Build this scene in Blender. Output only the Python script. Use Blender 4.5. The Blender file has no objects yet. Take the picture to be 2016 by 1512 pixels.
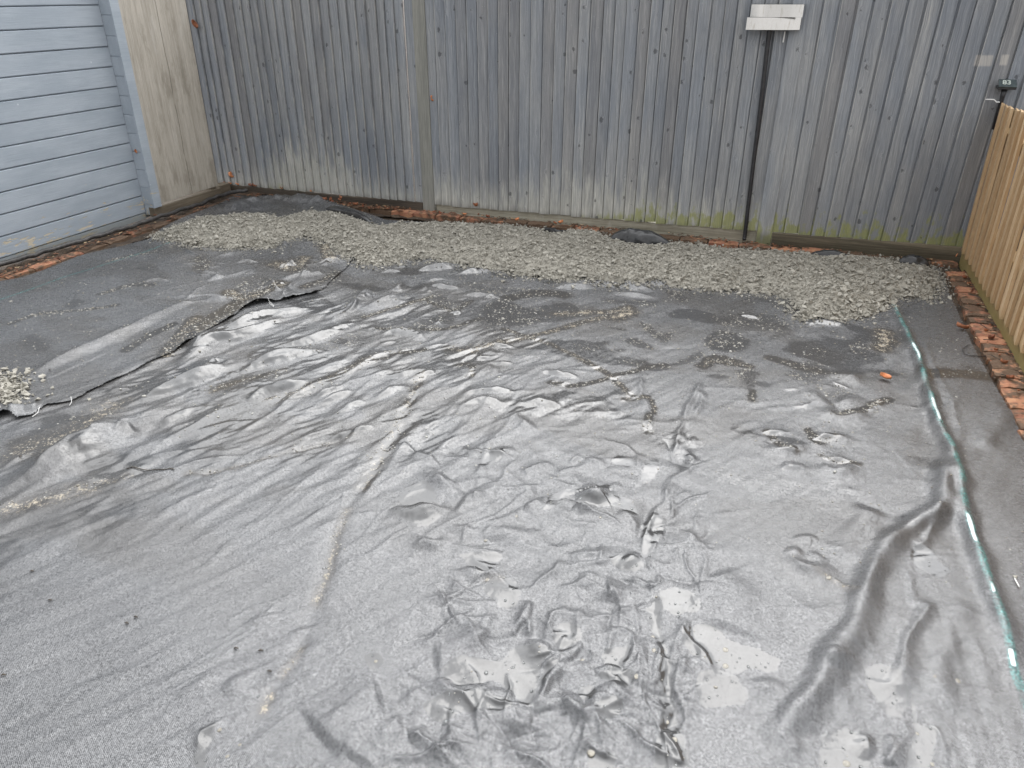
import bpy, bmesh, math, random
import numpy as np
from mathutils import Vector, Matrix
rng = np.random.default_rng(7)
random.seed(7)
R = math.radians
SC = bpy.context.scene
COL = SC.collection

# ------------------------------------------------------------------ camera
CAM_H = 1.7
F_PX = 1502.67
cam = bpy.data.cameras.new('camera')
cam.sensor_width = 36.0
cam.lens = F_PX * 36 / 2016
cam.clip_start = 0.05
cam.clip_end = 500
CX = np.array([0.93289345, 0.36011819, -0.00497053])
CY = np.array([-0.15989742, 0.42650504, 0.89023944])
CF = np.array([-0.32271137, 0.82970377, -0.45546573])
cobj = bpy.data.objects.new('camera', cam)
COL.objects.link(cobj)
cobj.matrix_world = Matrix(((CX[0], CY[0], -CF[0], 0), (CX[1], CY[1], -CF[1], 0), (CX[2], CY[2], -CF[2], CAM_H), (0, 0, 0, 1)))
SC.camera = cobj

# ------------------------------------------------------------------ sky, sun, exposure
SUN_EL, SUN_AZ = R(52), R(-4)          # azimuth from +Y towards +X
SUN_DIR = Vector((math.sin(SUN_AZ) * math.cos(SUN_EL), math.cos(SUN_AZ) * math.cos(SUN_EL), math.sin(SUN_EL)))
W = bpy.data.worlds.new('World')
SC.world = W
W.use_nodes = True
wn = W.node_tree
wn.nodes.clear()
def wnode(t, **k):
    n = wn.nodes.new(t)
    for a, b in k.items():
        setattr(n, a, b)
    return n
sky = wnode('ShaderNodeTexSky', sky_type='NISHITA', sun_disc=False, sun_elevation=SUN_EL, sun_rotation=SUN_AZ, air_density=1.0, dust_density=4.0, ozone_density=1.0)
hsv = wnode('ShaderNodeHueSaturation')
hsv.inputs['Saturation'].default_value = 0.25
tc = wnode('ShaderNodeTexCoord')
dot = wnode('ShaderNodeVectorMath', operation='DOT_PRODUCT')
dot.inputs[1].default_value = SUN_DIR
glow = wnode('ShaderNodeMapRange')
glow.interpolation_type = 'SMOOTHSTEP'
glow.inputs['From Min'].default_value = 0.55
glow.inputs['From Max'].default_value = 1.0
glow.inputs['To Min'].default_value = 8.5
glow.inputs['To Max'].default_value = 32.0
cl = wnode('ShaderNodeTexNoise')
cl.inputs['Scale'].default_value = 2.2
cl.inputs['Detail'].default_value = 5
clr = wnode('ShaderNodeMapRange')
clr.inputs['From Min'].default_value = 0.3
clr.inputs['From Max'].default_value = 0.7
clr.inputs['To Min'].default_value = 0.78
clr.inputs['To Max'].default_value = 1.22
mul = wnode('ShaderNodeMath', operation='MULTIPLY')
cloudcol = wnode('ShaderNodeVectorMath', operation='SCALE')
cloudcol.inputs[0].default_value = (0.985, 1.0, 1.02)
mixw = wnode('ShaderNodeMix', data_type='RGBA')
mixw.inputs[0].default_value = 0.8
bg = wnode('ShaderNodeBackground')
bg.inputs['Strength'].default_value = 0.1
wo = wnode('ShaderNodeOutputWorld')
wl = wn.links.new
wl(tc.outputs['Generated'], dot.inputs[0])
wl(dot.outputs['Value'], glow.inputs['Value'])
wl(tc.outputs['Generated'], cl.inputs['Vector'])
wl(cl.outputs['Fac'], clr.inputs['Value'])
wl(glow.outputs[0], mul.inputs[0])
wl(clr.outputs[0], mul.inputs[1])
wl(mul.outputs[0], cloudcol.inputs['Scale'])
wl(sky.outputs[0], hsv.inputs['Color'])
wl(hsv.outputs[0], mixw.inputs['A'])
wl(cloudcol.outputs[0], mixw.inputs['B'])
wl(mixw.outputs['Result'], bg.inputs['Color'])
wl(bg.outputs[0], wo.inputs['Surface'])
sl = bpy.data.lights.new('sun', 'SUN')
sl.energy = 0.5
sl.angle = R(35)
sl.color = (1.0, 0.97, 0.93)
so = bpy.data.objects.new('sun', sl)
so.rotation_euler = SUN_DIR.to_track_quat('Z', 'Y').to_euler()
COL.objects.link(so)
SC.view_settings.view_transform = 'Standard'
SC.view_settings.look = 'None'
SC.view_settings.gamma = 1.0
SC.view_settings.exposure = 0.92

# ------------------------------------------------------------------ helpers
def ray(px, py):
    px = np.asarray(px, float); py = np.asarray(py, float)
    return ((px - 1008) / F_PX)[..., None] * CX - ((py - 756) / F_PX)[..., None] * CY + CF
def un(px, py, z=0.0):
    """photo pixel -> point on the horizontal plane at height z"""
    d = ray(px, py)
    t = (z - CAM_H) / d[..., 2]
    return np.array([0, 0, CAM_H]) + t[..., None] * d
def onp(px, py, axis, val):
    d = ray(px, py)
    t = (val - (CAM_H if axis == 2 else 0)) / d[..., axis]
    return np.array([0, 0, CAM_H]) + t[..., None] * d
def pts(s):
    return np.array([[float(v) for v in q.split(',')] for q in s.split()])
def upts(s, z=0.0):
    p = pts(s)
    return un(p[:, 0], p[:, 1], z)[:, :2]

def tag(o, label=None, cat=None, group=None, kind=None):
    if label: o['label'] = label
    if cat: o['category'] = cat
    if group: o['group'] = group
    if kind: o['kind'] = kind
    return o
def empty(name, loc=(0, 0, 0)):
    o = bpy.data.objects.new(name, None)
    o.location = loc
    o.empty_display_size = 0.1
    COL.objects.link(o)
    return o
def obj(name, verts, faces, mat, parent=None, smooth=False, attrs=None):
    me = bpy.data.meshes.new(name)
    verts = np.asarray(verts, np.float32)
    if parent is not None and parent.type == 'EMPTY':
        verts = verts - np.array(parent.location, np.float32)
    if isinstance(faces, np.ndarray):
        nf, k = faces.shape
        me.vertices.add(len(verts)); me.vertices.foreach_set('co', verts.ravel())
        me.loops.add(nf * k); me.loops.foreach_set('vertex_index', faces.astype(np.int32).ravel())
        me.polygons.add(nf)
        me.polygons.foreach_set('loop_start', np.arange(0, nf * k, k, dtype=np.int32))
        me.polygons.foreach_set('loop_total', np.full(nf, k, np.int32))
        me.update(calc_edges=True)
        me.validate()
    else:
        me.from_pydata([tuple(map(float, v)) for v in verts], [], faces)
        me.update()
    me.polygons.foreach_set('use_smooth', np.full(len(me.polygons), smooth))
    for k, v in (attrs or {}).items():
        v = np.asarray(v, np.float32)
        a = me.attributes.new(k, 'FLOAT', 'POINT')
        a.data.foreach_set('value', v)
    me.materials.append(mat)
    o = bpy.data.objects.new(name, me)
    COL.objects.link(o)
    if parent is not None:
        o.parent = parent
    return o
class MB:
    def __init__(s): s.v = []; s.f = []; s.a = {}
    def add(s, v, f, **at):
        b = len(s.v)
        s.v += [tuple(q) for q in v]
        s.f += [tuple(i + b for i in q) for q in f]
        for k, val in at.items():
            s.a.setdefault(k, [])
            s.a[k] += [val] * len(v)
    def box(s, x0, x1, y0, y1, z0, z1, jit=0.0, **at):
        v = [(x, y, z) for z in (z0, z1) for y in (y0, y1) for x in (x0, x1)]
        if jit: v = [tuple(c + random.uniform(-jit, jit) for c in q) for q in v]
        s.add(v, [(0, 2, 3, 1), (4, 5, 7, 6), (0, 1, 5, 4), (2, 6, 7, 3), (0, 4, 6, 2), (1, 3, 7, 5)], **at)
    def tube(s, path, r, n=8, cap=True, **at):
        path = [Vector(p) for p in path]
        rr = r if hasattr(r, '__len__') else [r] * len(path)
        v, f = [], []
        up = Vector((0, 0, 1))
        for i, p in enumerate(path):
            t = (path[min(i + 1, len(path) - 1)] - path[max(i - 1, 0)]).normalized()
            u = up if abs(t.dot(up)) < 0.9 else Vector((1, 0, 0))
            a = t.cross(u).normalized(); b = a.cross(t)
            for k in range(n):
                q = 2 * math.pi * k / n
                v.append(p + (a * math.cos(q) + b * math.sin(q)) * rr[i])
        for i in range(len(path) - 1):
            for k in range(n):
                f.append((i * n + k, i * n + (k + 1) % n, (i + 1) * n + (k + 1) % n, (i + 1) * n + k))
        if cap:
            f.append(tuple(range(n))[::-1]); f.append(tuple(range(len(v) - n, len(v))))
        s.add(v, f, **at)
    def build(s, name, mat, parent=None, smooth=False, bevel=0.0):
        o = obj(name, s.v, s.f, mat, parent, smooth, s.a)
        if bevel:
            m = o.modifiers.new('bevel', 'BEVEL'); m.width = bevel; m.segments = 2; m.limit_method = 'ANGLE'
        return o

# numpy gradient noise ------------------------------------------------
_perm = rng.permutation(512).astype(np.int64)
_perm = np.concatenate([_perm, _perm])
_ga = rng.uniform(0, 2 * np.pi, 512)
_gx, _gy = np.cos(_ga), np.sin(_ga)
def noise(x, y):
    xi = np.floor(x).astype(np.int64); yi = np.floor(y).astype(np.int64)
    xf = x - xi; yf = y - yi
    u = xf * xf * xf * (xf * (xf * 6 - 15) + 10); v = yf * yf * yf * (yf * (yf * 6 - 15) + 10)
    def g(i, j):
        h = _perm[(_perm[(xi + i) & 511] + yi + j) & 511]
        return _gx[h] * (xf - i) + _gy[h] * (yf - j)
    a = g(0, 0) * (1 - u) + g(1, 0) * u
    b = g(0, 1) * (1 - u) + g(1, 1) * u
    return (a * (1 - v) + b * v) * 1.5
def fbm(x, y, o=3, g=0.5):
    r = 0; a = 1.0
    for i in range(o):
        r = r + a * noise(x * 2 ** i + 17.3 * i, y * 2 ** i - 9.1 * i); a *= g
    return r
def aniso(x, y, p0, p1, along, across):
    """coordinates stretched along the ground direction p0->p1 (photo pixels)"""
    a = un(*p0)[:2]; b = un(*p1)[:2]
    d = (b - a) / np.linalg.norm(b - a)
    return (x * d[0] + y * d[1]) / along, (-x * d[1] + y * d[0]) / across
def sstep(a, b, x):
    t = np.clip((x - a) / (b - a), 0, 1)
    return t * t * (3 - 2 * t)
def inpoly(x, y, P):
    c = np.zeros(x.shape, bool)
    n = len(P)
    for i in range(n):
        x1, y1 = P[i]; x2, y2 = P[(i + 1) % n]
        if y1 == y2: continue
        k = ((y1 > y) != (y2 > y)) & (x < (x2 - x1) * (y - y1) / (y2 - y1) + x1)
        c ^= k
    return c
def segdist(x, y, P, closed=False):
    """distance, signed side, parameter 0..1 along polyline"""
    n = len(P)
    best = np.full(x.shape, 1e9); side = np.zeros(x.shape); par = np.zeros(x.shape)
    m = n if closed else n - 1
    L = [np.linalg.norm(P[(i + 1) % n] - P[i]) for i in range(m)]
    T = sum(L); acc = 0
    for i in range(m):
        a = P[i]; d = P[(i + 1) % n] - a
        l2 = d @ d + 1e-12
        t = np.clip(((x - a[0]) * d[0] + (y - a[1]) * d[1]) / l2, 0, 1)
        ex = x - a[0] - t * d[0]; ey = y - a[1] - t * d[1]
        q = ex * ex + ey * ey
        k = q < best
        best = np.where(k, q, best)
        side = np.where(k, d[0] * ey - d[1] * ex, side)
        par = np.where(k, (acc + t * L[i]) / T, par)
        acc += L[i]
    return np.sqrt(best), np.sign(side), par
def smoothline(P, n=4):
    """Catmull-Rom through the points"""
    if len(P) < 3: return P
    Q = np.vstack([2 * P[0] - P[1], P, 2 * P[-1] - P[-2]])
    out = []
    for i in range(1, len(Q) - 2):
        for k in range(n):
            t = k / n
            out.append(0.5 * ((2 * Q[i]) + (-Q[i - 1] + Q[i + 1]) * t + (2 * Q[i - 1] - 5 * Q[i] + 4 * Q[i + 1] - Q[i + 2]) * t * t + (-Q[i - 1] + 3 * Q[i] - 3 * Q[i + 1] + Q[i + 2]) * t ** 3))
    out.append(Q[-2])
    return np.array(out)

# ------------------------------------------------------------------ material helpers
class NT:
    def __init__(s, name):
        s.m = bpy.data.materials.new(name); s.m.use_nodes = True
        s.t = s.m.node_tree; s.t.nodes.clear()
        s.out = s.n('ShaderNodeOutputMaterial'); s.b = s.n('ShaderNodeBsdfPrincipled')
        s.l(s.b.outputs[0], s.out.inputs[0])
        s._pos = None
    def n(s, t, **k):
        q = s.t.nodes.new(t)
        for a, b in k.items(): setattr(q, a, b)
        return q
    def l(s, a, b): s.t.links.new(a, b)
    def put(s, sock, v):
        if hasattr(v, 'links') or isinstance(v, bpy.types.NodeSocket): s.l(v, sock)
        elif v is not None: sock.default_value = v
    def pos(s):
        if s._pos is None: s._pos = s.n('ShaderNodeNewGeometry').outputs['Position']
        return s._pos
    def attr(s, name): return s.n('ShaderNodeAttribute', attribute_name=name).outputs['Fac']
    def math(s, op, a, b=None, clamp=False):
        q = s.n('ShaderNodeMath', operation=op, use_clamp=clamp)
        s.put(q.inputs[0], a)
        if b is not None: s.put(q.inputs[1], b)
        return q.outputs[0]
    def vscale(s, v, sc, off=None):
        q = s.n('ShaderNodeMapping'); s.put(q.inputs['Vector'], v); q.inputs['Scale'].default_value = sc
        if off is not None: s.put(q.inputs['Location'], off)
        return q.outputs[0]
    def comb(s, x, y, z):
        q = s.n('ShaderNodeCombineXYZ')
        for i, v in enumerate((x, y, z)): s.put(q.inputs[i], v)
        return q.outputs[0]
    def sep(s, v):
        q = s.n('ShaderNodeSeparateXYZ'); s.put(q.inputs[0], v); return q.outputs
    def noise(s, v, scale, detail=3, rough=0.55, dist=0.0):
        q = s.n('ShaderNodeTexNoise'); s.put(q.inputs['Vector'], v)
        q.inputs['Scale'].default_value = scale; q.inputs['Detail'].default_value = detail
        q.inputs['Roughness'].default_value = rough; q.inputs['Distortion'].default_value = dist
        return q.outputs['Fac']
    def vor(s, v, scale, feature='F1', rnd=1.0):
        q = s.n('ShaderNodeTexVoronoi', feature=feature); s.put(q.inputs['Vector'], v)
        q.inputs['Scale'].default_value = scale; q.inputs['Randomness'].default_value = rnd
        return q
    def ramp(s, f, a, b, lo=0.0, hi=1.0, smooth=True):
        q = s.n('ShaderNodeMapRange'); q.interpolation_type = 'SMOOTHSTEP' if smooth else 'LINEAR'
        s.put(q.inputs['Value'], f)
        for i, v in zip(('From Min', 'From Max', 'To Min', 'To Max'), (a, b, lo, hi)): s.put(q.inputs[i], v)
        return q.outputs[0]
    def mix(s, f, a, b, mode='MIX'):
        q = s.n('ShaderNodeMix', data_type='RGBA', blend_type=mode)
        s.put(q.inputs[0], f)
        for k, v in (('A', a), ('B', b)):
            if isinstance(v, tuple): v = (*v, 1.0) if len(v) == 3 else v
            s.put(q.inputs[k], v)
        return q.outputs['Result']
    def bump(s, h, dist=0.002, strength=1.0, normal=None):
        q = s.n('ShaderNodeBump'); s.put(q.inputs['Height'], h)
        q.inputs['Distance'].default_value = dist; s.put(q.inputs['Strength'], strength)
        if normal is not None: s.l(normal, q.inputs['Normal'])
        return q.outputs[0]
    def set(s, **k):
        for a, v in k.items():
            if isinstance(v, tuple) and len(v) == 3: v = (*v, 1.0)
            s.put(s.b.inputs[a.replace('_', ' ')], v)
        return s.m
def plain(name, col, rough=0.6, spread=0.25, sc=30, metal=0.0, bump=0.0):
    N = NT(name)
    f = N.noise(N.pos(), sc, 4)
    c = N.mix(N.ramp(f, 0.3, 0.7), tuple(v * (1 - spread) for v in col), tuple(min(1, v * (1 + spread)) for v in col))
    N.set(Base_Color=c, Roughness=rough, Metallic=metal)
    if bump: N.set(Normal=N.bump(f, bump))
    return N.m

# painted, weathered close boards
_q = [onp(np.array(float(a)), np.array(float(b)), 1, 5.975) for a, b in ((1924, 106), (1953, 133), (1971, 105), (1984, 131))]
PATCH = [(_q[0][0] - .01, _q[1][0], _q[1][2], _q[0][2]), (_q[2][0], _q[3][0], _q[3][2], _q[2][2])]
def mat_fence():
    N = NT('weathered_fence_wood')
    x, y, z = N.sep(N.pos())
    rnd = N.attr('rnd'); pale = N.attr('pale'); alg = N.attr('alg')
    r37 = N.math('MULTIPLY', rnd, 37.0)
    xw = N.math('ADD', x, N.math('MULTIPLY', N.math('SUBTRACT', N.noise(N.comb(N.math('MULTIPLY', x, 3.0), r37, N.math('MULTIPLY', z, 2.5)), 2.0, 2), 0.5), 0.03))
    # knots: whorls of dark ovals, grain bending round them
    kv = N.vor(N.comb(N.math('DIVIDE', x, 0.075), r37, N.math('ADD', N.math('DIVIDE', z, 0.105), N.math('MULTIPLY', N.math('FLOOR', N.math('MULTIPLY', rnd, 4.0)), 0.4))), 1.0)
    kd = kv.outputs['Distance']
    ksz = N.sep(kv.outputs['Color'])
    kr = N.math('ADD', N.ramp(ksz[0], 0.40, 1.0, 0.02, 0.19, False), N.math('MULTIPLY', N.math('SUBTRACT', N.noise(N.pos(), 75.0, 3), 0.5), 0.26))
    knot = N.ramp(N.math('SUBTRACT', kd, kr), -0.03, 0.03, 1.0, 0.0)
    halo = N.ramp(N.math('SUBTRACT', kd, kr), 0.0, 0.22, 1.0, 0.0)
    gx = N.math('ADD', N.math('MULTIPLY', xw, 1.0), N.math('MULTIPLY', N.math('MULTIPLY', halo, 0.012), N.ramp(ksz[0], 0.55, 0.57)))
    grain = N.noise(N.comb(N.math('MULTIPLY', gx, 160.0), r37, N.math('MULTIPLY', z, 3.5)), 1.0, 4, 0.6)
    fine = N.noise(N.comb(N.math('MULTIPLY', gx, 620.0), r37, N.math('MULTIPLY', z, 16.0)), 1.0, 2, 0.6)
    saw = N.noise(N.comb(N.math('MULTIPLY', x, 12.0), r37, N.math('MULTIPLY', z, 260.0)), 1.0, 2, 0.5)
    big = N.noise(N.comb(N.math('MULTIPLY', x, 5.0), r37, N.math('MULTIPLY', z, 1.3)), 1.0, 4, 0.6)
    area = N.noise(N.vscale(N.pos(), (0.55, 1, 0.5)), 1.6, 4, 0.6)
    t1 = N.ramp(N.math('ADD', N.math('MULTIPLY', big, 0.65), N.math('MULTIPLY', area, 0.55)), 0.46, 0.74)
    c = N.mix(t1, (0.37, 0.41, 0.465), (0.52, 0.53, 0.535))
    c = N.mix(N.ramp(rnd, 0.68, 0.95, 0.0, 0.45), c, (0.36, 0.325, 0.29))
    c = N.mix(N.ramp(N.math('FRACT', N.math('MULTIPLY', rnd, 7.0)), 0.0, 1.0, 0.0, 0.35), c, (0.19, 0.20, 0.222))
    c = N.mix(N.ramp(grain, 0.30, 0.72, 0.0, 0.6), N.mix(0.42, c, (0.03, 0.03, 0.033)), N.mix(0.3, c, (0.40, 0.39, 0.37)))
    mid = N.noise(N.comb(N.math('MULTIPLY', gx, 55.0), r37, N.math('MULTIPLY', z, 1.7)), 1.0, 3, 0.6)
    c = N.mix(N.ramp(mid, 0.35, 0.65, 0.26, 0.0), c, (0.11, 0.12, 0.14))
    c = N.mix(N.ramp(mid, 0.56, 0.72, 0.0, 0.26), c, (0.45, 0.45, 0.44))
    # worn, bleached streaks
    worn = N.math('MULTIPLY', N.ramp(grain, 0.57, 0.74), N.ramp(N.noise(N.comb(N.math('MULTIPLY', x, 9.0), r37, N.math('MULTIPLY', z, 1.1)), 1.0, 3, 0.6), 0.47, 0.66))
    c = N.mix(N.math('MULTIPLY', worn, 0.8), c, (0.50, 0.49, 0.46))
    # bleached foot of the fence
    pz = N.math('SUBTRACT', z, N.math('MULTIPLY', pale, N.ramp(N.noise(N.comb(N.math('MULTIPLY', x, 26.0), r37, N.math('MULTIPLY', z, 4.0)), 1.0, 3, 0.6), 0.3, 0.7, 0.45, 1.5, False)))
    c = N.mix(N.ramp(pz, -0.20, 0.17, 0.85, 0.0), c, N.mix(N.ramp(grain, 0.3, 0.7), (0.38, 0.375, 0.335), (0.64, 0.625, 0.57)))
    # algae at the foot
    an = N.noise(N.comb(N.math('MULTIPLY', x, 17.0), r37, N.math('MULTIPLY', z, 9.0)), 1.0, 4, 0.6)
    az = N.math('SUBTRACT', z, N.math('MULTIPLY', alg, N.ramp(an, 0.33, 0.68, 0.05, 0.34, False)))
    c = N.mix(N.ramp(az, -0.10, 0.03, 0.78, 0.0), c, N.mix(N.ramp(fine, 0.35, 0.65), (0.19, 0.205, 0.07), (0.42, 0.43, 0.13)))
    # dark damp line right at the bottom
    c = N.mix(N.ramp(N.math('ADD', z, N.math('MULTIPLY', an, 0.10)), 0.07, 0.17, 0.55, 0.0), c, (0.07, 0.07, 0.055))
    c = N.mix(N.math('MULTIPLY', knot, N.ramp(ksz[0], 0.40, 0.5, 0.0, 0.62)), c, (0.038, 0.038, 0.042))
    c = N.mix(N.ramp(fine, 0.3, 0.7, 0.0, 0.26), c, (0.05, 0.05, 0.052))
    # paint rubbed off the proud edge of each board
    c = N.mix(N.math('MULTIPLY', N.ramp(N.attr('edge'), 0.93, 0.99), N.ramp(N.noise(N.comb(N.math('MULTIPLY', x, 8.0), r37, N.math('MULTIPLY', z, 3.0)), 1.0, 3), 0.42, 0.62, 0.1, 0.7)), c, (0.50, 0.49, 0.46))
    # two pale patches where something was once fixed
    for (xa, xb, za, zb) in PATCH:
        bx = N.math('MULTIPLY', N.math('MULTIPLY', N.ramp(x, xa, xa + .012), N.ramp(x, xb - .012, xb, 1.0, 0.0)), N.math('MULTIPLY', N.ramp(z, za, za + .015), N.ramp(z, zb - .015, zb, 1.0, 0.0)))
        c = N.mix(N.math('MULTIPLY', bx, N.ramp(grain, 0.3, 0.6, 0.3, 0.75)), c, (0.50, 0.47, 0.43))
    # nail heads and specks of white
    sp = N.vor(N.pos(), 24.0)
    c = N.mix(N.ramp(sp.outputs['Distance'], 0.035, 0.06, 0.65, 0.0), c, (0.5, 0.5, 0.48))
    h = N.math('ADD', N.math('MULTIPLY', grain, 0.7), N.math('ADD', N.math('MULTIPLY', fine, 0.35), N.math('MULTIPLY', saw, 0.12)))
    h = N.math('SUBTRACT', h, N.math('MULTIPLY', knot, 0.35))
    return N.set(Base_Color=c, Roughness=0.72, Specular_IOR_Level=0.35, Normal=N.bump(h, 0.004, 0.9))
def mat_wood(name, c1, c2, axis, bumpd=0.003, dirt=(0.05, 0.045, 0.04), dirtz=None, rough=0.7, stain=0.0):
    """sawn wood; grain runs along the given world axis"""
    N = NT(name)
    p = N.sep(N.pos())
    rnd = N.attr('rnd')
    r = N.math('MULTIPLY', rnd, 31.0)
    k = [140.0, 140.0, 140.0]; k[axis] = 3.0
    g = N.noise(N.comb(*[N.math('ADD', N.math('MULTIPLY', p[i], k[i]), r) for i in range(3)]), 1.0, 4, 0.62, 0.3)
    k2 = [18.0, 18.0, 18.0]; k2[axis] = 1.2
    b = N.noise(N.comb(*[N.math('ADD', N.math('MULTIPLY', p[i], k2[i]), r) for i in range(3)]), 1.0, 4, 0.6)
    c = N.mix(N.ramp(N.math('ADD', N.math('MULTIPLY', g, 0.5), N.math('MULTIPLY', b, 0.5)), 0.36, 0.66), c1, c2)
    c = N.mix(N.ramp(rnd, 0.0, 1.0, 0.0, 0.45), c, tuple(v * 0.55 for v in c1))
    k3 = [500.0, 500.0, 500.0]; k3[axis] = 14.0
    f = N.noise(N.comb(*[N.math('MULTIPLY', p[i], k3[i]) for i in range(3)]), 1.0, 2)
    c = N.mix(N.ramp(f, 0.35, 0.7, 0.3, 0.0), c, tuple(v * 0.4 for v in c1))
    if stain:
        st = N.noise(N.vscale(N.pos(), (1, 1, .35)), 7.0, 6, 0.68)
        c = N.mix(N.ramp(st, 0.50, 0.68, 0.0, 0.55 * stain), c, (0.20, 0.175, 0.135))
        c = N.mix(N.ramp(st, 0.32, 0.45, 0.45 * stain, 0.0), c, (0.58, 0.55, 0.50))
        if axis == 2:
            ck = N.math('ABSOLUTE', N.math('SUBTRACT', p[1], N.math('ADD', 5.345, N.math('MULTIPLY', N.noise(N.comb(0.0, 0.0, N.math('MULTIPLY', p[2], 3.0)), 1.0, 3), 0.05))))
            c = N.mix(N.math('MULTIPLY', N.ramp(ck, 0.0015, 0.004, 0.8, 0.0), N.ramp(N.noise(N.comb(3.0, 0.0, N.math('MULTIPLY', p[2], 5.0)), 1.0, 2), 0.35, 0.5)), c, (0.07, 0.06, 0.045))
    if dirtz is not None:
        dn = N.noise(N.pos(), 14.0, 4, 0.6)
        c = N.mix(N.ramp(N.math('SUBTRACT', p[2], N.math('MULTIPLY', dn, dirtz)), -0.05, 0.12, 0.75, 0.0), c, dirt)
    return N.set(Base_Color=c, Roughness=rough, Specular_IOR_Level=0.35, Normal=N.bump(N.math('ADD', g, N.math('MULTIPLY', f, 0.4)), bumpd, 0.8)), N
def mat_siding():
    N = NT('painted_grey_blue_siding')
    x, y, z = N.sep(N.pos())
    rnd = N.math('MULTIPLY', N.attr('rnd'), 23.0)
    g = N.noise(N.comb(r'' and 0 or N.math('MULTIPLY', x, 60.0), N.math('MULTIPLY', y, 4.5), N.math('ADD', N.math('MULTIPLY', z, 190.0), rnd)), 1.0, 4, 0.6)
    b = N.noise(N.comb(N.math('MULTIPLY', x, 8.0), N.math('MULTIPLY', y, 2.2), N.math('ADD', N.math('MULTIPLY', z, 7.0), rnd)), 1.0, 4, 0.6)
    c = N.mix(N.ramp(b, 0.32, 0.7), (0.345, 0.39, 0.435), (0.425, 0.47, 0.515))
    c = N.mix(N.ramp(g, 0.32, 0.68, 0.35, 0.0), c, (0.27, 0.305, 0.36))
    # flaking paint low down and scuffs
    fl = N.noise(N.comb(N.math('MULTIPLY', x, 30.0), N.math('MULTIPLY', y, 7.0), N.math('ADD', N.math('MULTIPLY', z, 34.0), rnd)), 1.0, 5, 0.65)
    low = N.ramp(z, 0.06, 0.40, -0.02, 0.14)
    flk = N.ramp(N.math('SUBTRACT', fl, low), 0.575, 0.60)
    mid = N.math('MULTIPLY', flk, N.ramp(z, 0.30, 0.48, 1.0, 0.0))
    c = N.mix(mid, c, N.mix(N.ramp(g, 0.3, 0.7), (0.42, 0.37, 0.27), (0.66, 0.59, 0.47)))
    sp = N.vor(N.pos(), 6.0)
    c = N.mix(N.ramp(sp.outputs['Distance'], 0.028, 0.045, 0.75, 0.0), c, (0.62, 0.65, 0.68))
    sp2 = N.noise(N.pos(), 55.0, 2)
    c = N.mix(N.ramp(z, 0.02, 0.075, 0.45, 0.0), c, (0.20, 0.19, 0.13))
    h = N.math('ADD', g, N.math('MULTIPLY', mid, -0.6))
    return N.set(Base_Color=c, Roughness=N.ramp(sp2, 0.3, 0.7, 0.42, 0.6), Specular_IOR_Level=0.45, Normal=N.bump(h, 0.0022, 0.7))
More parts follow.
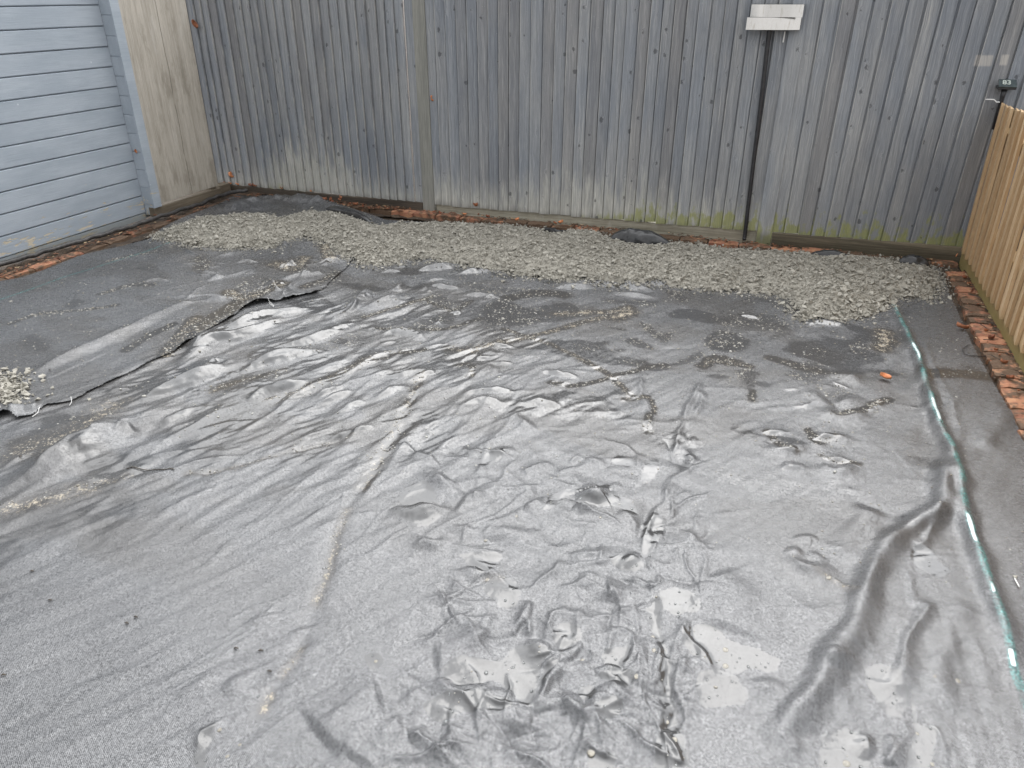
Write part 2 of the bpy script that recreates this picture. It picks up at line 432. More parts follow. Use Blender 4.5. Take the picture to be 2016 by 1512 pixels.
def mat_sheet():
    N = NT('woven_ground_sheet')
    film = N.attr('film'); silt = N.attr('silt'); stripe = N.attr('stripe'); damp = N.attr('damp')
    P = N.pos()
    big = N.noise(P, 2.2, 5, 0.6)
    med = N.noise(P, 38.0, 4, 0.6)
    x, y, z = N.sep(P)
    # weave: two crossed sets of tapes, wobbling a little
    wob = N.noise(P, 9.0, 3)
    def tapes(v, s):
        q = N.n('ShaderNodeMath', operation='SINE'); 
        N.l(N.math('ADD', N.math('MULTIPLY', v, s), N.math('MULTIPLY', wob, 14.0)), q.inputs[0])
        return q.outputs[0]
    u = N.math('ADD', N.math('MULTIPLY', x, 0.96), N.math('MULTIPLY', y, 0.28))
    w = N.math('SUBTRACT', N.math('MULTIPLY', y, 0.96), N.math('MULTIPLY', x, 0.28))
    weave = N.math('MULTIPLY', tapes(u, 1150.0), tapes(w, 1150.0))
    grit = N.noise(P, 300.0, 2, 0.6)
    grit2 = N.noise(P, 125.0, 3, 0.65)
    tex = N.math('ADD', N.math('MULTIPLY', weave, 0.16), N.math('ADD', grit, N.math('MULTIPLY', grit2, 0.7)))
    # ragged rim where the film of water meets the tapes
    film = N.ramp(N.math('ADD', film, N.math('MULTIPLY', N.math('SUBTRACT', N.math('ADD', N.math('MULTIPLY', grit2, 0.6), N.math('MULTIPLY', grit, 0.4)), 0.5), 1.7)), 0.20, 0.80)
    c = N.mix(N.ramp(big, 0.3, 0.7), (0.050, 0.052, 0.055), (0.072, 0.073, 0.076))
    dry = N.math('SUBTRACT', 1.0, N.math('MULTIPLY', film, 0.8))
    c = N.mix(N.math('MULTIPLY', N.ramp(tex, 0.62, 1.05), dry), N.mix(0.65, c, (0.012, 0.012, 0.013)), N.mix(0.32, c, (0.26, 0.26, 0.265)))
    # damp cloth: darker and a touch brown from the fines in the water
    c = N.mix(N.math('MULTIPLY', damp, 0.6), c, (0.044, 0.040, 0.036))
    c = N.mix(N.math('MULTIPLY', film, 0.6), c, (0.042, 0.041, 0.040))
    # dried silt left in speckles
    sp = N.ramp(N.math('ADD', N.noise(P, 110.0, 3, 0.75), N.math('MULTIPLY', silt, 0.27)), 0.66, 0.80)
    sf = N.math('MULTIPLY', sp, N.ramp(silt, 0.02, 0.3))
    c = N.mix(N.math('MULTIPLY', silt, 0.25), c, (0.16, 0.135, 0.105))
    c = N.mix(sf, c, (0.34, 0.295, 0.225))
    thread = N.ramp(N.noise(P, 150.0, 3), 0.40, 0.62, 0.25, 1.0)
    c = N.mix(N.math('MULTIPLY', stripe, thread, True), c, N.mix(N.ramp(grit2, 0.38, 0.66), (0.010, 0.075, 0.075), (0.11, 0.33, 0.31)))
    c = N.mix(N.ramp(stripe, 1.05, 1.6, 0.0, 0.85), c, (0.62, 0.70, 0.71))  # sky glints on the wet stripe, painted in as pale colour
    rough = N.math('ADD', N.ramp(film, 0.0, 1.0, 0.27, 0.05), N.math('MULTIPLY', sf, 0.3))
    rough = N.math('ADD', rough, N.ramp(med, 0.3, 0.7, -0.05, 0.07))
    nrm = N.bump(tex, 0.0017, N.ramp(film, 0.0, 0.8, 0.62, 0.05))
    cr = N.noise(P, 60.0, 3, 0.55, 0.6)
    nrm = N.bump(cr, 0.006, N.ramp(film, 0.0, 1.0, 0.14, 0.085), nrm)
    return N.set(Base_Color=c, Roughness=rough, IOR=1.62, Specular_IOR_Level=N.math('MULTIPLY', N.ramp(film, 0.0, 1.0, 0.49, 0.47), N.math('ADD', N.math('MULTIPLY', N.ramp(tex, 0.6, 1.1, 0.58, 1.35), dry), N.math('SUBTRACT', 1.0, dry))), Normal=nrm)
def mat_stone():
    N = NT('crushed_stone')
    rnd = N.attr('rnd')
    n = N.noise(N.pos(), 60.0, 4, 0.6)
    c = N.mix(N.ramp(rnd, 0.0, 1.0), (0.258, 0.242, 0.207), (0.395, 0.374, 0.327))
    c = N.mix(N.ramp(rnd, 0.86, 1.0, 0.0, 0.6), c, (0.19, 0.185, 0.165))
    c = N.mix(N.ramp(n, 0.3, 0.7, 0.4, 0.0), c, (0.15, 0.14, 0.11))
    return N.set(Base_Color=c, Roughness=0.82, Normal=N.bump(n, 0.003, 0.6))
def mat_brick():
    N = NT('worn_red_brick')
    rnd = N.attr('rnd')
    n = N.noise(N.pos(), 26.0, 5, 0.65); n2 = N.noise(N.pos(), 120.0, 3, 0.6)
    c = N.mix(rnd, (0.25, 0.10, 0.062), (0.44, 0.20, 0.115))
    c = N.mix(N.ramp(n, 0.40, 0.68), c, N.mix(0.5, c, (0.50, 0.29, 0.15)))
    soil = N.attr('soil')
    c = N.mix(N.ramp(N.math('ADD', N.noise(N.pos(), 15.0, 5, 0.65), N.math('MULTIPLY', soil, 0.25)), 0.54, 0.70, 0.0, 0.9), c, N.mix(N.ramp(n2, 0.3, 0.7), (0.045, 0.030, 0.018), (0.115, 0.082, 0.052)))
    return N.set(Base_Color=c, Roughness=0.8, Normal=N.bump(N.math('ADD', n, N.math('MULTIPLY', n2, 0.5)), 0.008, 0.8))
def mat_soil():
    N = NT('damp_soil')
    n = N.noise(N.pos(), 9.0, 6, 0.65); n2 = N.noise(N.pos(), 90.0, 4, 0.65)
    c = N.mix(N.ramp(n, 0.35, 0.68), (0.030, 0.021, 0.015), (0.098, 0.068, 0.044))
    c = N.mix(N.ramp(n2, 0.52, 0.72, 0.0, 0.7), c, (0.16, 0.105, 0.062))
    return N.set(Base_Color=c, Roughness=0.85, Normal=N.bump(N.math('ADD', n2, n), 0.012, 0.9))
M = {}
M['fence'] = mat_fence()
M['siding'] = mat_siding()
M['sheet'] = mat_sheet()
M['stone'] = mat_stone()
M['brick'] = mat_brick()
M['soil'] = mat_soil()
M['post'] = mat_wood('weathered_post_wood', (0.205, 0.205, 0.185), (0.33, 0.325, 0.29), 2)[0]
M['gravel_board'] = mat_wood('damp_gravel_board_wood', (0.24, 0.22, 0.165), (0.46, 0.43, 0.345), 0, stain=0.6)[0]
M['ply'] = mat_wood('weathered_plywood', (0.42, 0.38, 0.32), (0.62, 0.57, 0.495), 2, 0.0035, dirt=(0.16, 0.13, 0.08), dirtz=0.06, stain=1.0)[0]
M['beam'] = mat_wood('old_sleeper_wood', (0.13, 0.105, 0.075), (0.25, 0.205, 0.15), 1)[0]
M['larch'] = mat_wood('fresh_orange_board_wood', (0.56, 0.37, 0.20), (0.76, 0.58, 0.37), 2, 0.003, dirt=(0.30, 0.235, 0.10), dirtz=0.10)[0]
M['larch_rail'] = mat_wood('fresh_rail_wood', (0.40, 0.27, 0.12), (0.56, 0.42, 0.23), 1, 0.003, dirt=(0.22, 0.19, 0.07), dirtz=0.10)[0]
M['black'] = plain('black_plastic', (0.022, 0.022, 0.024), 0.38, 0.3, 40)
M['hose'] = plain('dusty_black_pipe', (0.045, 0.042, 0.040), 0.5, 0.5, 30)
M['leaf'] = plain('dead_leaf', (0.27, 0.10, 0.045), 0.6, 0.45, 70)
M['leafdark'] = plain('dark_dead_leaf', (0.20, 0.065, 0.03), 0.6, 0.45, 70)
M['leaforange'] = plain('orange_dead_leaf', (0.55, 0.215, 0.09), 0.55, 0.3, 70)
M['twig'] = plain('dark_twig', (0.05, 0.04, 0.03), 0.7, 0.4, 80)
M['white'] = plain('white_plastic', (0.75, 0.74, 0.72), 0.4, 0.05, 30)
M['liner'] = plain('wet_black_liner', (0.028, 0.028, 0.029), 0.24, 0.3, 25, bump=0.002)
def mat_steel():
    N = NT('brushed_steel')
    x, y, z = N.sep(N.pos())
    f = N.noise(N.comb(N.math('MULTIPLY', x, 14.0), y, N.math('MULTIPLY', z, 900.0)), 1.0, 3)
    st = N.noise(N.comb(N.math('MULTIPLY', x, 60.0), y, N.math('MULTIPLY', z, 9.0)), 1.0, 3)
    c = N.mix(N.ramp(st, 0.55, 0.75, 0.0, 0.5), (0.46, 0.44, 0.415), (0.28, 0.25, 0.20))
    return N.set(Base_Color=c, Metallic=1.0, Roughness=N.ramp(f, 0.3, 0.7, 0.12, 0.24), Normal=N.bump(f, 0.0004, 0.3))
M['steel'] = mat_steel()
N = NT('water'); N.set(Base_Color=(0.92, 0.95, 0.95), Roughness=0.02, IOR=1.33, Transmission_Weight=1.0); M['water'] = N.m
N = NT('silty_water'); N.set(Base_Color=(0.52, 0.48, 0.40), Roughness=0.05, IOR=1.36, Transmission_Weight=0.7); M['silty'] = N.m
N = NT('cloudy_bead'); N.set(Base_Color=N.mix(N.attr('rnd'), (0.22, 0.20, 0.165), (0.40, 0.39, 0.36)), Roughness=0.08, IOR=1.36); M['bead'] = N.m
M['glass'] = plain('solar_cell', (0.055, 0.07, 0.072), 0.12, 0.2, 40)
M['ink'] = plain('white_print', (0.42, 0.46, 0.42), 0.5, 0.05)

# ------------------------------------------------------------------ ground
v = [(-250, -250, -0.06), (250, -250, -0.06), (250, 250, -0.06), (-250, 250, -0.06)]
tag(obj('ground', v, [(0, 1, 2, 3)], M['soil']), kind='structure')
# ------------------------------------------------------------------ the sheets
EDGE = "-60,850 -25,838 0,826 10,817 25,821 35,826 65,816 92,799 130,793 165,780 200,762 240,742 290,717 330,701 345,696 375,678 395,665 410,651 425,644 450,634 465,624 482,610 505,603 530,598 545,597 560,592 590,586 622,579 642,566 655,551 672,537 682,530 694,514"
SH_L = upts("-60,560 0,553 45,545 100,527 150,505 210,489 290,470 318,449 372,424 430,402 455,388 490,376 560,376 620,384 700,413 760,434 800,436 790,470 740,495") # clockwise border, left then back
EDGE_W = upts(EDGE)
def edge_at_z(): return EDGE_W

# grids: fan round the photographer's feet, denser near by
HEAD = math.atan2(CF[0], CF[1])
def fan():
    az = HEAD + np.radians(np.concatenate([np.arange(-66, -50, 0.3), np.arange(-50, 49, 0.085), np.arange(49, 62, 0.3)]))
    r = [0.35]
    while r[-1] < 7.75:
        q = r[-1]
        st = min(0.0082, max(0.0026, (q * q + 2.9) / 1.7 * 0.00125))
        r.append(q + (st if q > 0.7 else 0.01))
    r = np.array(r)
    A, Rr = np.meshgrid(az, r)
    return Rr * np.sin(A), Rr * np.cos(A)
GX, GY = fan()
print('grid', GX.shape)

# fields --------------------------------------------------------------
BANDS = [  # slope, thickness in photo px, crest line: folds whose near side faces the camera
 (.26, 10, "21,770 45,752 139,700 243,653 319,614 392,584"), (.14, 10, "385,585 425,588 465,598"),
 (.30, 7, "280,556 305,551 333,552"), (.34, 8, "404,555 430,544 452,536"), (.40, 7, "458,517 485,514 514,515"), (.3, 6, "382,488 400,491 417,492"), (.28, 6, "370,538 400,536 432,537"),
 (.45, 9, "525,549 540,563 557,574"), (.40, 8, "604,473 630,466 655,468"), (.45, 12, "625,519 650,513 682,518"), (.35, 9, "612,532 630,536 640,540"),
 (.42, 13, "345,720 378,690 408,664 465,645 500,630 530,620 580,611 625,608"), (.32, 9, "385,690 420,668 470,660 530,638 560,626"),
 (.40, 14, "280,792 330,762 399,735 410,722 424,712 462,711"), (.38, 13, "632,640 642,622 690,602 716,578 738,556"), (.34, 10, "538,681 590,673 640,655 700,627"),
 (.36, 14, "465,733 521,708 580,694 640,690"), (.40, 15, "486,790 521,768 570,758 611,752"), (.38, 15, "312,838 361,810 390,802 417,799"),
 (.42, 18, "226,865 243,840 270,832 295,822 330,804 358,788"), (.42, 26, "0,968 70,930 128,886 165,872 191,856 222,812"), (.30, 14, "0,922 40,900 76,886"),
 (.30, 12, "210,772 235,766 262,766"), (.32, 12, "139,955 180,946 222,938"), (.36, 20, "610,790 640,775 677,760"), (.30, 14, "540,820 560,812 575,812"),
 (.40, 9, "760,520 790,511 830,508 870,517"), (.46, 16, "815,532 840,528 870,526 915,523"), (.36, 7, "748,536 770,531 795,533"), (.36, 8, "775,526 795,523 808,524"), (.38, 9, "880,540 910,536 945,534 980,541"),
 (.36, 7, "840,556 860,552 878,553"), (.40, 9, "850,562 880,564 910,569"), (.36, 8, "915,578 945,579 985,585"), (.36, 7, "830,562 840,570 850,578"), (.42, 14, "705,610 750,598 790,585 815,574"),
 (.30, 8, "875,615 895,613 915,618"), (.3, 8, "850,625 862,632 870,640"), (.42, 11, "1090,565 1120,564 1175,565"), (.46, 13, "1130,555 1180,556 1230,561 1290,575"), (.44, 11, "1250,561 1280,557 1310,560 1340,563"), (.34, 9, "1200,575 1250,580 1300,586"),
 (.40, 11, "1450,619 1475,620 1500,627"), (.30, 8, "1570,634 1620,634 1680,640"), (.25, 7, "1540,766 1560,764 1575,766"), (.28, 8, "1560,800 1580,798 1610,790"), (.28, 8, "1640,752 1660,760 1680,766"),
 (.30, 10, "745,655 780,650 815,655 840,668"), (.26, 10, "745,675 770,672 790,674"), (.30, 10, "840,685 860,678 884,676"), (.26, 12, "930,702 960,704 985,704"), (.3, 10, "970,678 995,680 1014,686"), (.28, 12, "970,718 990,716 1010,714"),
 (.26, 14, "1060,735 1080,733 1110,738 1145,745"), (.30, 20, "745,745 780,738 830,728 860,735"), (.30, 20, "800,752 835,735 858,730"), (.28, 16, "730,790 770,765 805,760"), (.25, 18, "910,780 960,770 1030,775"),
 (.28, 18, "1020,800 1060,790 1110,800"), (.25, 18, "620,800 660,780 700,765"), (.28, 18, "650,820 690,800 720,785"), (.26, 16, "905,800 950,790 1000,800"), (.25, 16, "640,860 690,850 740,840"),
 (.22, 14, "300,1022 380,985 444,955"), (.30, 16, "484,1236 520,1215 552,1203"), (.30, 16, "388,1490 392,1452 420,1430 444,1414"), (.22, 14, "528,1345 560,1315 590,1290"), (.26, 16, "500,1360 525,1345 550,1330"),
 (.26, 14, "1498,855 1520,848 1560,850"), (.26, 12, "1600,865 1640,855 1670,860"), (.25, 10, "1525,890 1550,888 1580,893"), (.25, 10, "1620,905 1650,900 1680,905"), (.22, 18, "1530,925 1560,922 1585,925"),
]
DARKS = [  # slope, thickness px, crest line: slopes falling away from the camera
 (.55, 16, "776,1000 804,1008 839,1008 894,1006"), (.40, 12, "842,918 867,946 915,974"), (.45, 10, "839,1048 894,1014 936,972 978,950"), (.35, 9, "874,1033 943,1048 1075,1042"),
 (.50, 11, "818,1050 832,1066 856,1072 894,1056"), (.45, 11, "917,1116 950,1144"), (.60, 13, "853,1340 875,1356 903,1366 948,1360 967,1341"), (.50, 12, "948,1404 1000,1408 1025,1424 1042,1422 1097,1455"),
 (.40, 12, "976,1352 1010,1390"), (.35, 12, "778,1336 833,1372 875,1376"), (.60, 17, "1106,1345 1122,1386 1150,1408 1178,1386 1206,1364 1233,1374 1261,1394 1303,1396"), (.50, 9, "1174,1328 1195,1320 1226,1325"),
 (.5, 14, "1035,1255 1061,1274 1085,1288"), (.45, 14, "1164,1173 1212,1160 1261,1130"), (.40, 10, "1160,1428 1175,1432 1192,1438 1216,1473"), (.45, 12, "1155,950 1180,975 1165,960"), (.5, 10, "1135,972 1170,975 1215,973"),
 (.45, 8, "1030,1009 1050,992 1070,976"), (.45, 9, "1130,996 1155,1003 1180,1008"), (.45, 10, "1220,1008 1245,1020 1256,1042"), (.4, 9, "1160,900 1175,910 1195,915"), (.35, 10, "960,890 985,888 1010,880"),
 (.4, 9, "1556,1066 1587,1059 1611,1066"), (.5, 12, "1556,1095 1580,1115 1605,1122 1639,1112"), (.4, 8, "1590,1090 1620,1102 1636,1108"), (.35, 10, "1215,1120 1240,1100 1262,1094"), (.35, 8, "935,1080 960,1084 990,1090"),
 (.40, 10, "1540,912 1560,918 1590,920"), (.40, 10, "1618,912 1645,928 1680,915"), (.38, 9, "1500,870 1540,890 1575,868"), (.36, 9, "1600,850 1640,862 1672,855"), (.35, 9, "1592,756 1620,795 1647,818 1690,812 1762,778"), (.30, 8, "1625,735 1665,742 1700,736"), (.25, 8, "1650,800 1672,785 1680,775"),
 (.4, 10, "562,1246 600,1236 627,1222"), (.3, 10, "335,1368 380,1350 420,1318"), (.30, 12, "434,1358 470,1338 510,1322"), (.35, 9, "1010,815 1040,838 1060,846"), (.30, 9, "955,720 975,735 995,735"), (.3, 8, "958,690 980,700 1010,698"),
 (.3, 12, "1715,1358 1745,1348 1774,1324 1802,1265"), (.32, 10, "143,893 170,886 198,893"), (.4, 10, "1545,1095 1562,1088 1580,1084"), (.35, 9, "1045,1195 1040,1240 1062,1254"), (.30, 12, "1070,1215 1110,1211 1160,1214"),
 (.3, 14, "1590,1290 1630,1300 1690,1296"), (.28, 16, "1470,1340 1500,1350 1545,1346"), (.3, 14, "1690,1440 1705,1462 1712,1490"),
]
RIDGES = [  # half width m, height m, line: rounded folds
 (.040, .033, "1868,868 1862,915 1856,962 1851,1004 1767,1056 1733,1091 1705,1161 1684,1230 1646,1286 1601,1362 1559,1411 1524,1484 1500,1530"),
 (.022, .012, "1851,1004 1838,1040 1818,1066 1800,1080"), (.05, .012, "1720,997 1685,1045 1640,1098"), (.045, .012, "1985,800 1962,840 1930,885"),
 (.028, .030, "1757,586 1762,612 1775,642 1790,674 1806,708 1822,762 1835,802 1850,840 1868,876 1880,912 1890,952 1893,982 1900,1022 1915,1067 1928,1102 1945,1152 1965,1207 1985,1272 2000,1332 2020,1380"),
 (.012, .007, "1815,655 1830,700 1858,755 1878,800 1888,850 1893,905"), (.009, -.005, "1803,660 1815,705 1845,765 1862,810"),
 (.014, .014, "1142,1261 1090,1324 1056,1386 1045,1424"), (.012, .011, "1112,1250 1095,1285 1078,1320"), (.012, .010, "1150,1258 1118,1303 1080,1345 1064,1378"), (.010, .016, "1047,1183 1026,1225 1006,1258"), (.010, .012, "1046,1190 1043,1225 1040,1250"),
 (.014, -.010, "1292,987 1265,1029 1254,1098"), (.010, .010, "1305,985 1280,1030 1268,1060 1262,1100"), (.008, .012, "1292,1067 1285,1095 1277,1126"), (.008, .010, "1333,1078 1334,1100 1333,1120"), (.010, .010, "1296,1130 1290,1150 1270,1160"),
 (.008, .009, "1244,1244 1242,1286 1226,1324"), (.008, .008, "1209,1202 1200,1250 1195,1290"), (.009, .010, "1292,1265 1294,1310 1282,1360"), (.009, .010, "1150,1428 1140,1473 1133,1520"), (.009, .008, "1171,1414 1188,1466 1192,1490"), (.010, .010, "1303,1435 1327,1473 1337,1512"),
 (.008, .007, "1255,1190 1258,1235 1252,1260"), (.008, .008, "1268,1330 1262,1360 1272,1386"), (.02, .010, "1270,700 1260,760 1278,810 1282,850"), (.016, .010, "1385,745 1360,795 1340,845 1330,880 1325,905"), (.016, .012, "1384,770 1378,805 1350,845"), (.02, .008, "1345,880 1365,905 1330,940 1300,985"),
 (.014, .012, "1355,895 1362,905 1365,912"), (.006, .004, "660,896 600,955 503,1028 430,1090 358,1149"), (.006, .003, "668,898 608,958 510,1032 365,1152"), (.006, .003, "555,1181 470,1240 389,1275"), (.006, .0035, "153,1355 100,1405 42,1445"),
 (.030, -.006, "830,738 812,790 785,850 765,880 730,940 700,975 687,997 660,1060 650,1095 625,1181 590,1275 552,1334 528,1379 500,1428 472,1466 440,1510"), (.018, .006, "845,800 800,870 750,940 705,990"), (.012, -.004, "880,800 840,860 800,905 770,945"),
 (.05, .014, "560,475 552,500 560,530"), (.016, .018, "607,534 582,556 562,577 554,592"), (.022, .020, "562,480 570,510 582,525"), (.03, .02, "800,545 792,560 780,575"), (.02, -.008, "700,860 618,877 521,905 434,929 368,933"),
 (.018, .018, "648,632 690,612 705,595"), (.009, .012, "716,590 722,583 730,585"), (.009, -.006, "735,582 740,592 730,600"), (.01, .007, "1767,1410 1785,1438 1765,1480 1750,1512"), (.02, .012, "1835,1180 1790,1250 1765,1330"), (.035, .008, "1905,1180 1860,1290 1850,1400"),
 (.012, .006, "1790,1120 1800,1160 1796,1195"), (.008, .006, "1640,1140 1665,1160 1685,1168"), (.006, .005, "1840,1420 1860,1460 1868,1512"), (.02, .010, "1745,1440 1760,1470 1758,1512"), (.02, -.006, "1280,1150 1300,1260 1318,1350 1335,1470"),
 (.06, .012, "960,1240 900,1290 850,1300"), (.10, .014, "1400,1130 1450,1180 1430,1250"), (.09, .012, "620,1450 700,1400 760,1380"), (.08, .010, "690,1500 740,1450 800,1430"), (.012, .005, "720,1512 760,1440 800,1400"), (.012, .004, "660,1512 700,1455 760,1400"),
 (.035, .02, "15,812 45,806 80,803"),
]
FILMS = [  # edge softness m, strength, bead density, polygon: standing films of water
 (.010, 1, 0, "905,1095 950,1086 985,1090 976,1112 950,1130 925,1116"), (.012, 1, 0, "950,1152 985,1140 1012,1145 1023,1183 1005,1200 980,1190 964,1173"), (.010, 1, 1, "865,1322 885,1305 910,1296 986,1296 1000,1282 1025,1274 1073,1280 1066,1315 1050,1370 1040,1398 1012,1372 990,1350 965,1338 948,1348 903,1355 868,1342"),
 (.010, 1, 1, "833,1385 882,1368 948,1360 986,1378 1012,1396 990,1404 950,1402 910,1402 868,1416 847,1406"), (.010, 1, 0, "716,1292 738,1284 753,1298 748,1315 728,1317"), (.010, 1, 0, "1136,1368 1150,1358 1172,1354 1180,1366 1160,1384 1142,1384"), (.010, 1, 0, "1178,1334 1205,1324 1233,1322 1252,1330 1244,1350 1226,1358 1200,1346"),
 (.010, 1, 0, "1160,1396 1185,1385 1206,1378 1233,1392 1220,1412 1195,1420 1170,1416"), (.008, 1, 1, "1296,1166 1318,1158 1340,1157 1365,1170 1382,1188 1376,1209 1350,1211 1325,1214 1303,1197"), (.008, 1, 1, "1341,1244 1362,1238 1386,1235 1417,1244 1436,1262 1456,1270 1478,1275 1505,1284 1535,1299 1526,1324 1500,1322 1472,1315 1452,1327 1430,1320 1400,1312 1365,1299 1346,1274"),
 (.008, .75, 1, "1374,1326 1400,1318 1435,1322 1455,1345 1469,1363 1468,1384 1430,1392 1385,1390 1374,1360"), (.012, .9, 1, "1290,1167 1302,1180 1306,1265 1320,1320 1330,1404 1348,1475 1345,1530 1290,1530 1300,1390 1290,1265 1276,1200"), (.010, 1, 0, "1199,1100 1222,1096 1247,1098 1268,1113 1245,1126 1212,1116"),
 (.014, .9, 0, "1080,1240 1105,1230 1130,1230 1150,1249 1130,1270 1108,1290 1090,1275"), (.010, .9, 0, "1191,1277 1215,1272 1237,1276 1230,1314 1208,1322 1192,1308"), (.010, 1, 1, "1793,1080 1812,1074 1830,1078 1846,1100 1870,1124 1850,1136 1826,1126 1800,1108"), (.010, 1, 0, "1705,1316 1718,1308 1735,1306 1768,1318 1782,1345 1783,1395 1760,1410 1735,1388 1712,1350"),
 (.014, .9, 1, "1620,1445 1650,1432 1690,1440 1712,1470 1715,1530 1610,1530"), (.012, .9, 0, "1795,1358 1806,1400 1812,1424 1846,1430 1844,1480 1835,1530 1788,1530 1800,1440"), (.02, .8, 0, "1740,1010 1700,1060 1690,1064 1720,1020"), (.015, .9, 0, "776,1010 840,1012 868,1020 845,1040 820,1036 800,1030"), (.015, .9, 0, "776,985 800,960 835,950 860,975 842,992 800,996"),
 (.012, .9, 0, "1080,975 1110,962 1150,960 1200,955 1205,968 1135,970 1100,990 1085,1000 1065,1006"), (.012, .9, 0, "1140,980 1215,978 1235,985 1258,1010 1240,1012 1212,1000 1165,1000 1135,992"), (.010, .9, 1, "1266,1030 1285,1010 1302,1010 1305,1040 1290,1075 1280,1100 1262,1100"), (.012, .9, 0, "930,905 955,895 985,880 1000,885 975,910 945,920"), (.012, .8, 0, "1200,905 1225,890 1250,905 1245,920 1215,915"),
 (.012, .9, 0, "1270,905 1285,900 1300,905 1290,935 1270,955 1250,960 1262,945"), (.03, .5, 0, "720,870 745,840 770,800 790,760 820,730 850,728 820,770 795,830 770,870 740,905"), (.03, .5, 0, "700,960 730,905 760,890 775,880 770,910 740,945 715,975"), (.02, .38, 0, "640,1100 660,1050 680,1000 690,1005 672,1060 655,1100 640,1150 622,1185 610,1190 625,1140"), (.02, .5, 0, "560,1290 580,1265 610,1245 600,1270 580,1300"),
 (.02, .55, 0, "490,1420 500,1385 515,1355 548,1350 530,1385 515,1415"), (.012, .8, 0, "395,1440 425,1425 415,1455 405,1512 385,1512 385,1470"), (.012, 1, 0, "1000,1300 1030,1290 1060,1300 1040,1320 1010,1318"), (.012, .9, 0, "1100,1305 1090,1320 1070,1345 1060,1370 1070,1320 1085,1300"), (.01, .9, 0, "1160,1470 1185,1480 1205,1475 1215,1490 1200,1530 1150,1530"),
 (.02, .44, 0, "148,1078 158,1068 170,1070 168,1086 158,1092"), (.02, .44, 0, "215,978 232,966 248,975 246,990 236,985"), (.02, .40, 0, "280,1002 300,996 318,998 300,1006"), (.02, .4, 0, "520,1105 532,1098 542,1115 530,1112"), (.02, .4, 0, "350,1042 362,1036 366,1046 355,1050"), (.02, .38, 0, "150,1018 160,1010 162,1020"),
 # upper, reflecting the fence
 (.03, .85, 2, "945,600 990,585 1030,600 1080,612 1085,625 1050,640 1010,645 960,640 940,630"), (.02, .8, 2, "860,622 880,618 898,626 890,640 860,638"), (.02, .8, 3, "1255,630 1285,640 1300,655 1325,653 1328,665 1310,675 1290,668 1265,650"), (.015, .85, 2, "1132,683 1160,675 1200,672 1195,682 1160,695 1140,694"), (.015, .8, 2, "1222,672 1245,664 1270,672 1295,684 1280,690 1250,684"), (.012, .8, 1, "1192,693 1215,686 1238,689 1220,694"), (.012, .8, 2, "1192,643 1212,645 1235,648 1225,652 1205,650"),
 (.02, .8, 2, "1225,710 1255,705 1270,715 1255,722"), (.02, .8, 2, "1310,715 1350,700 1380,690 1390,702 1360,715 1320,722"), (.02, .85, 3, "1380,668 1410,650 1440,655 1480,668 1470,690 1430,695 1395,690"), (.02, .8, 3, "1445,730 1480,725 1500,735 1485,770 1465,770"), (.02, .85, 2, "1583,685 1605,680 1628,688 1620,703 1595,705 1580,695"), (.02, .75, 2, "1670,680 1690,672 1715,685 1705,702 1685,700"),
 (.04, .7, 2, "1400,620 1470,612 1520,618 1560,640 1540,655 1480,645 1420,640"), (.03, .7, 2, "1540,740 1580,710 1620,715 1650,740 1600,760 1575,755"), (.03, .7, 2, "1600,760 1640,755 1680,770 1650,800 1625,795"), (.02, .75, 3, "1650,815 1700,795 1760,770 1740,800 1690,818"), (.03, .7, 2, "1180,585 1230,590 1300,590 1290,605 1240,602 1190,598"), (.03, .7, 2, "1290,565 1340,575 1360,590 1340,595 1310,580"), (.03, .7, 1, "1460,580 1490,578 1488,595 1465,595"), (.02, .7, 1, "1510,590 1550,595 1560,605 1520,605"),
 (.04, .65, 2, "900,545 960,560 1060,570 1080,580 1010,580 930,575"), (.03, .7, 2, "830,585 870,580 900,600 880,605 850,595"), (.03, .7, 2, "745,640 800,640 850,625 900,640 860,655 800,655"), (.03, .6, 1, "640,520 690,545 660,560 640,550"), (.05, .55, 2, "560,690 640,670 720,650 700,680 600,700"), (.04, .6, 2, "400,760 480,735 560,715 560,735 480,760 400,790"), (.05, .55, 3, "90,830 170,810 210,820 150,860 60,890 0,900 0,870"), (.04, .6, 2, "470,780 540,790 470,830 400,850 330,870 350,850"), (.03, .6, 3, "20,1010 60,985 110,975 100,985 60,1005"),
 (.02, .75, 0, "130,542 155,533 180,528 175,538 150,546"), (.015, .7, 0, "258,532 285,526 305,527 290,534"), (.015, .7, 0, "122,605 145,592 170,592 160,602 140,612"), (.02, .7, 2, "36,668 60,660 80,662 105,680 95,694 65,694 45,682"), (.02, .6, 2, "95,625 130,612 120,625"), (.02, .7, 1, "225,650 250,640 262,645 245,655"),
 (.02, .7, 2, "375,510 400,500 420,520 400,545 380,540"), (.03, .6, 3, "440,575 480,555 540,560 520,585 460,590"), (.02, .8, 2, "1130,975 1160,978 1150,985"), (.02, .7, 1, "1885,722 1905,718 1935,728 1925,735 1900,732"),
]
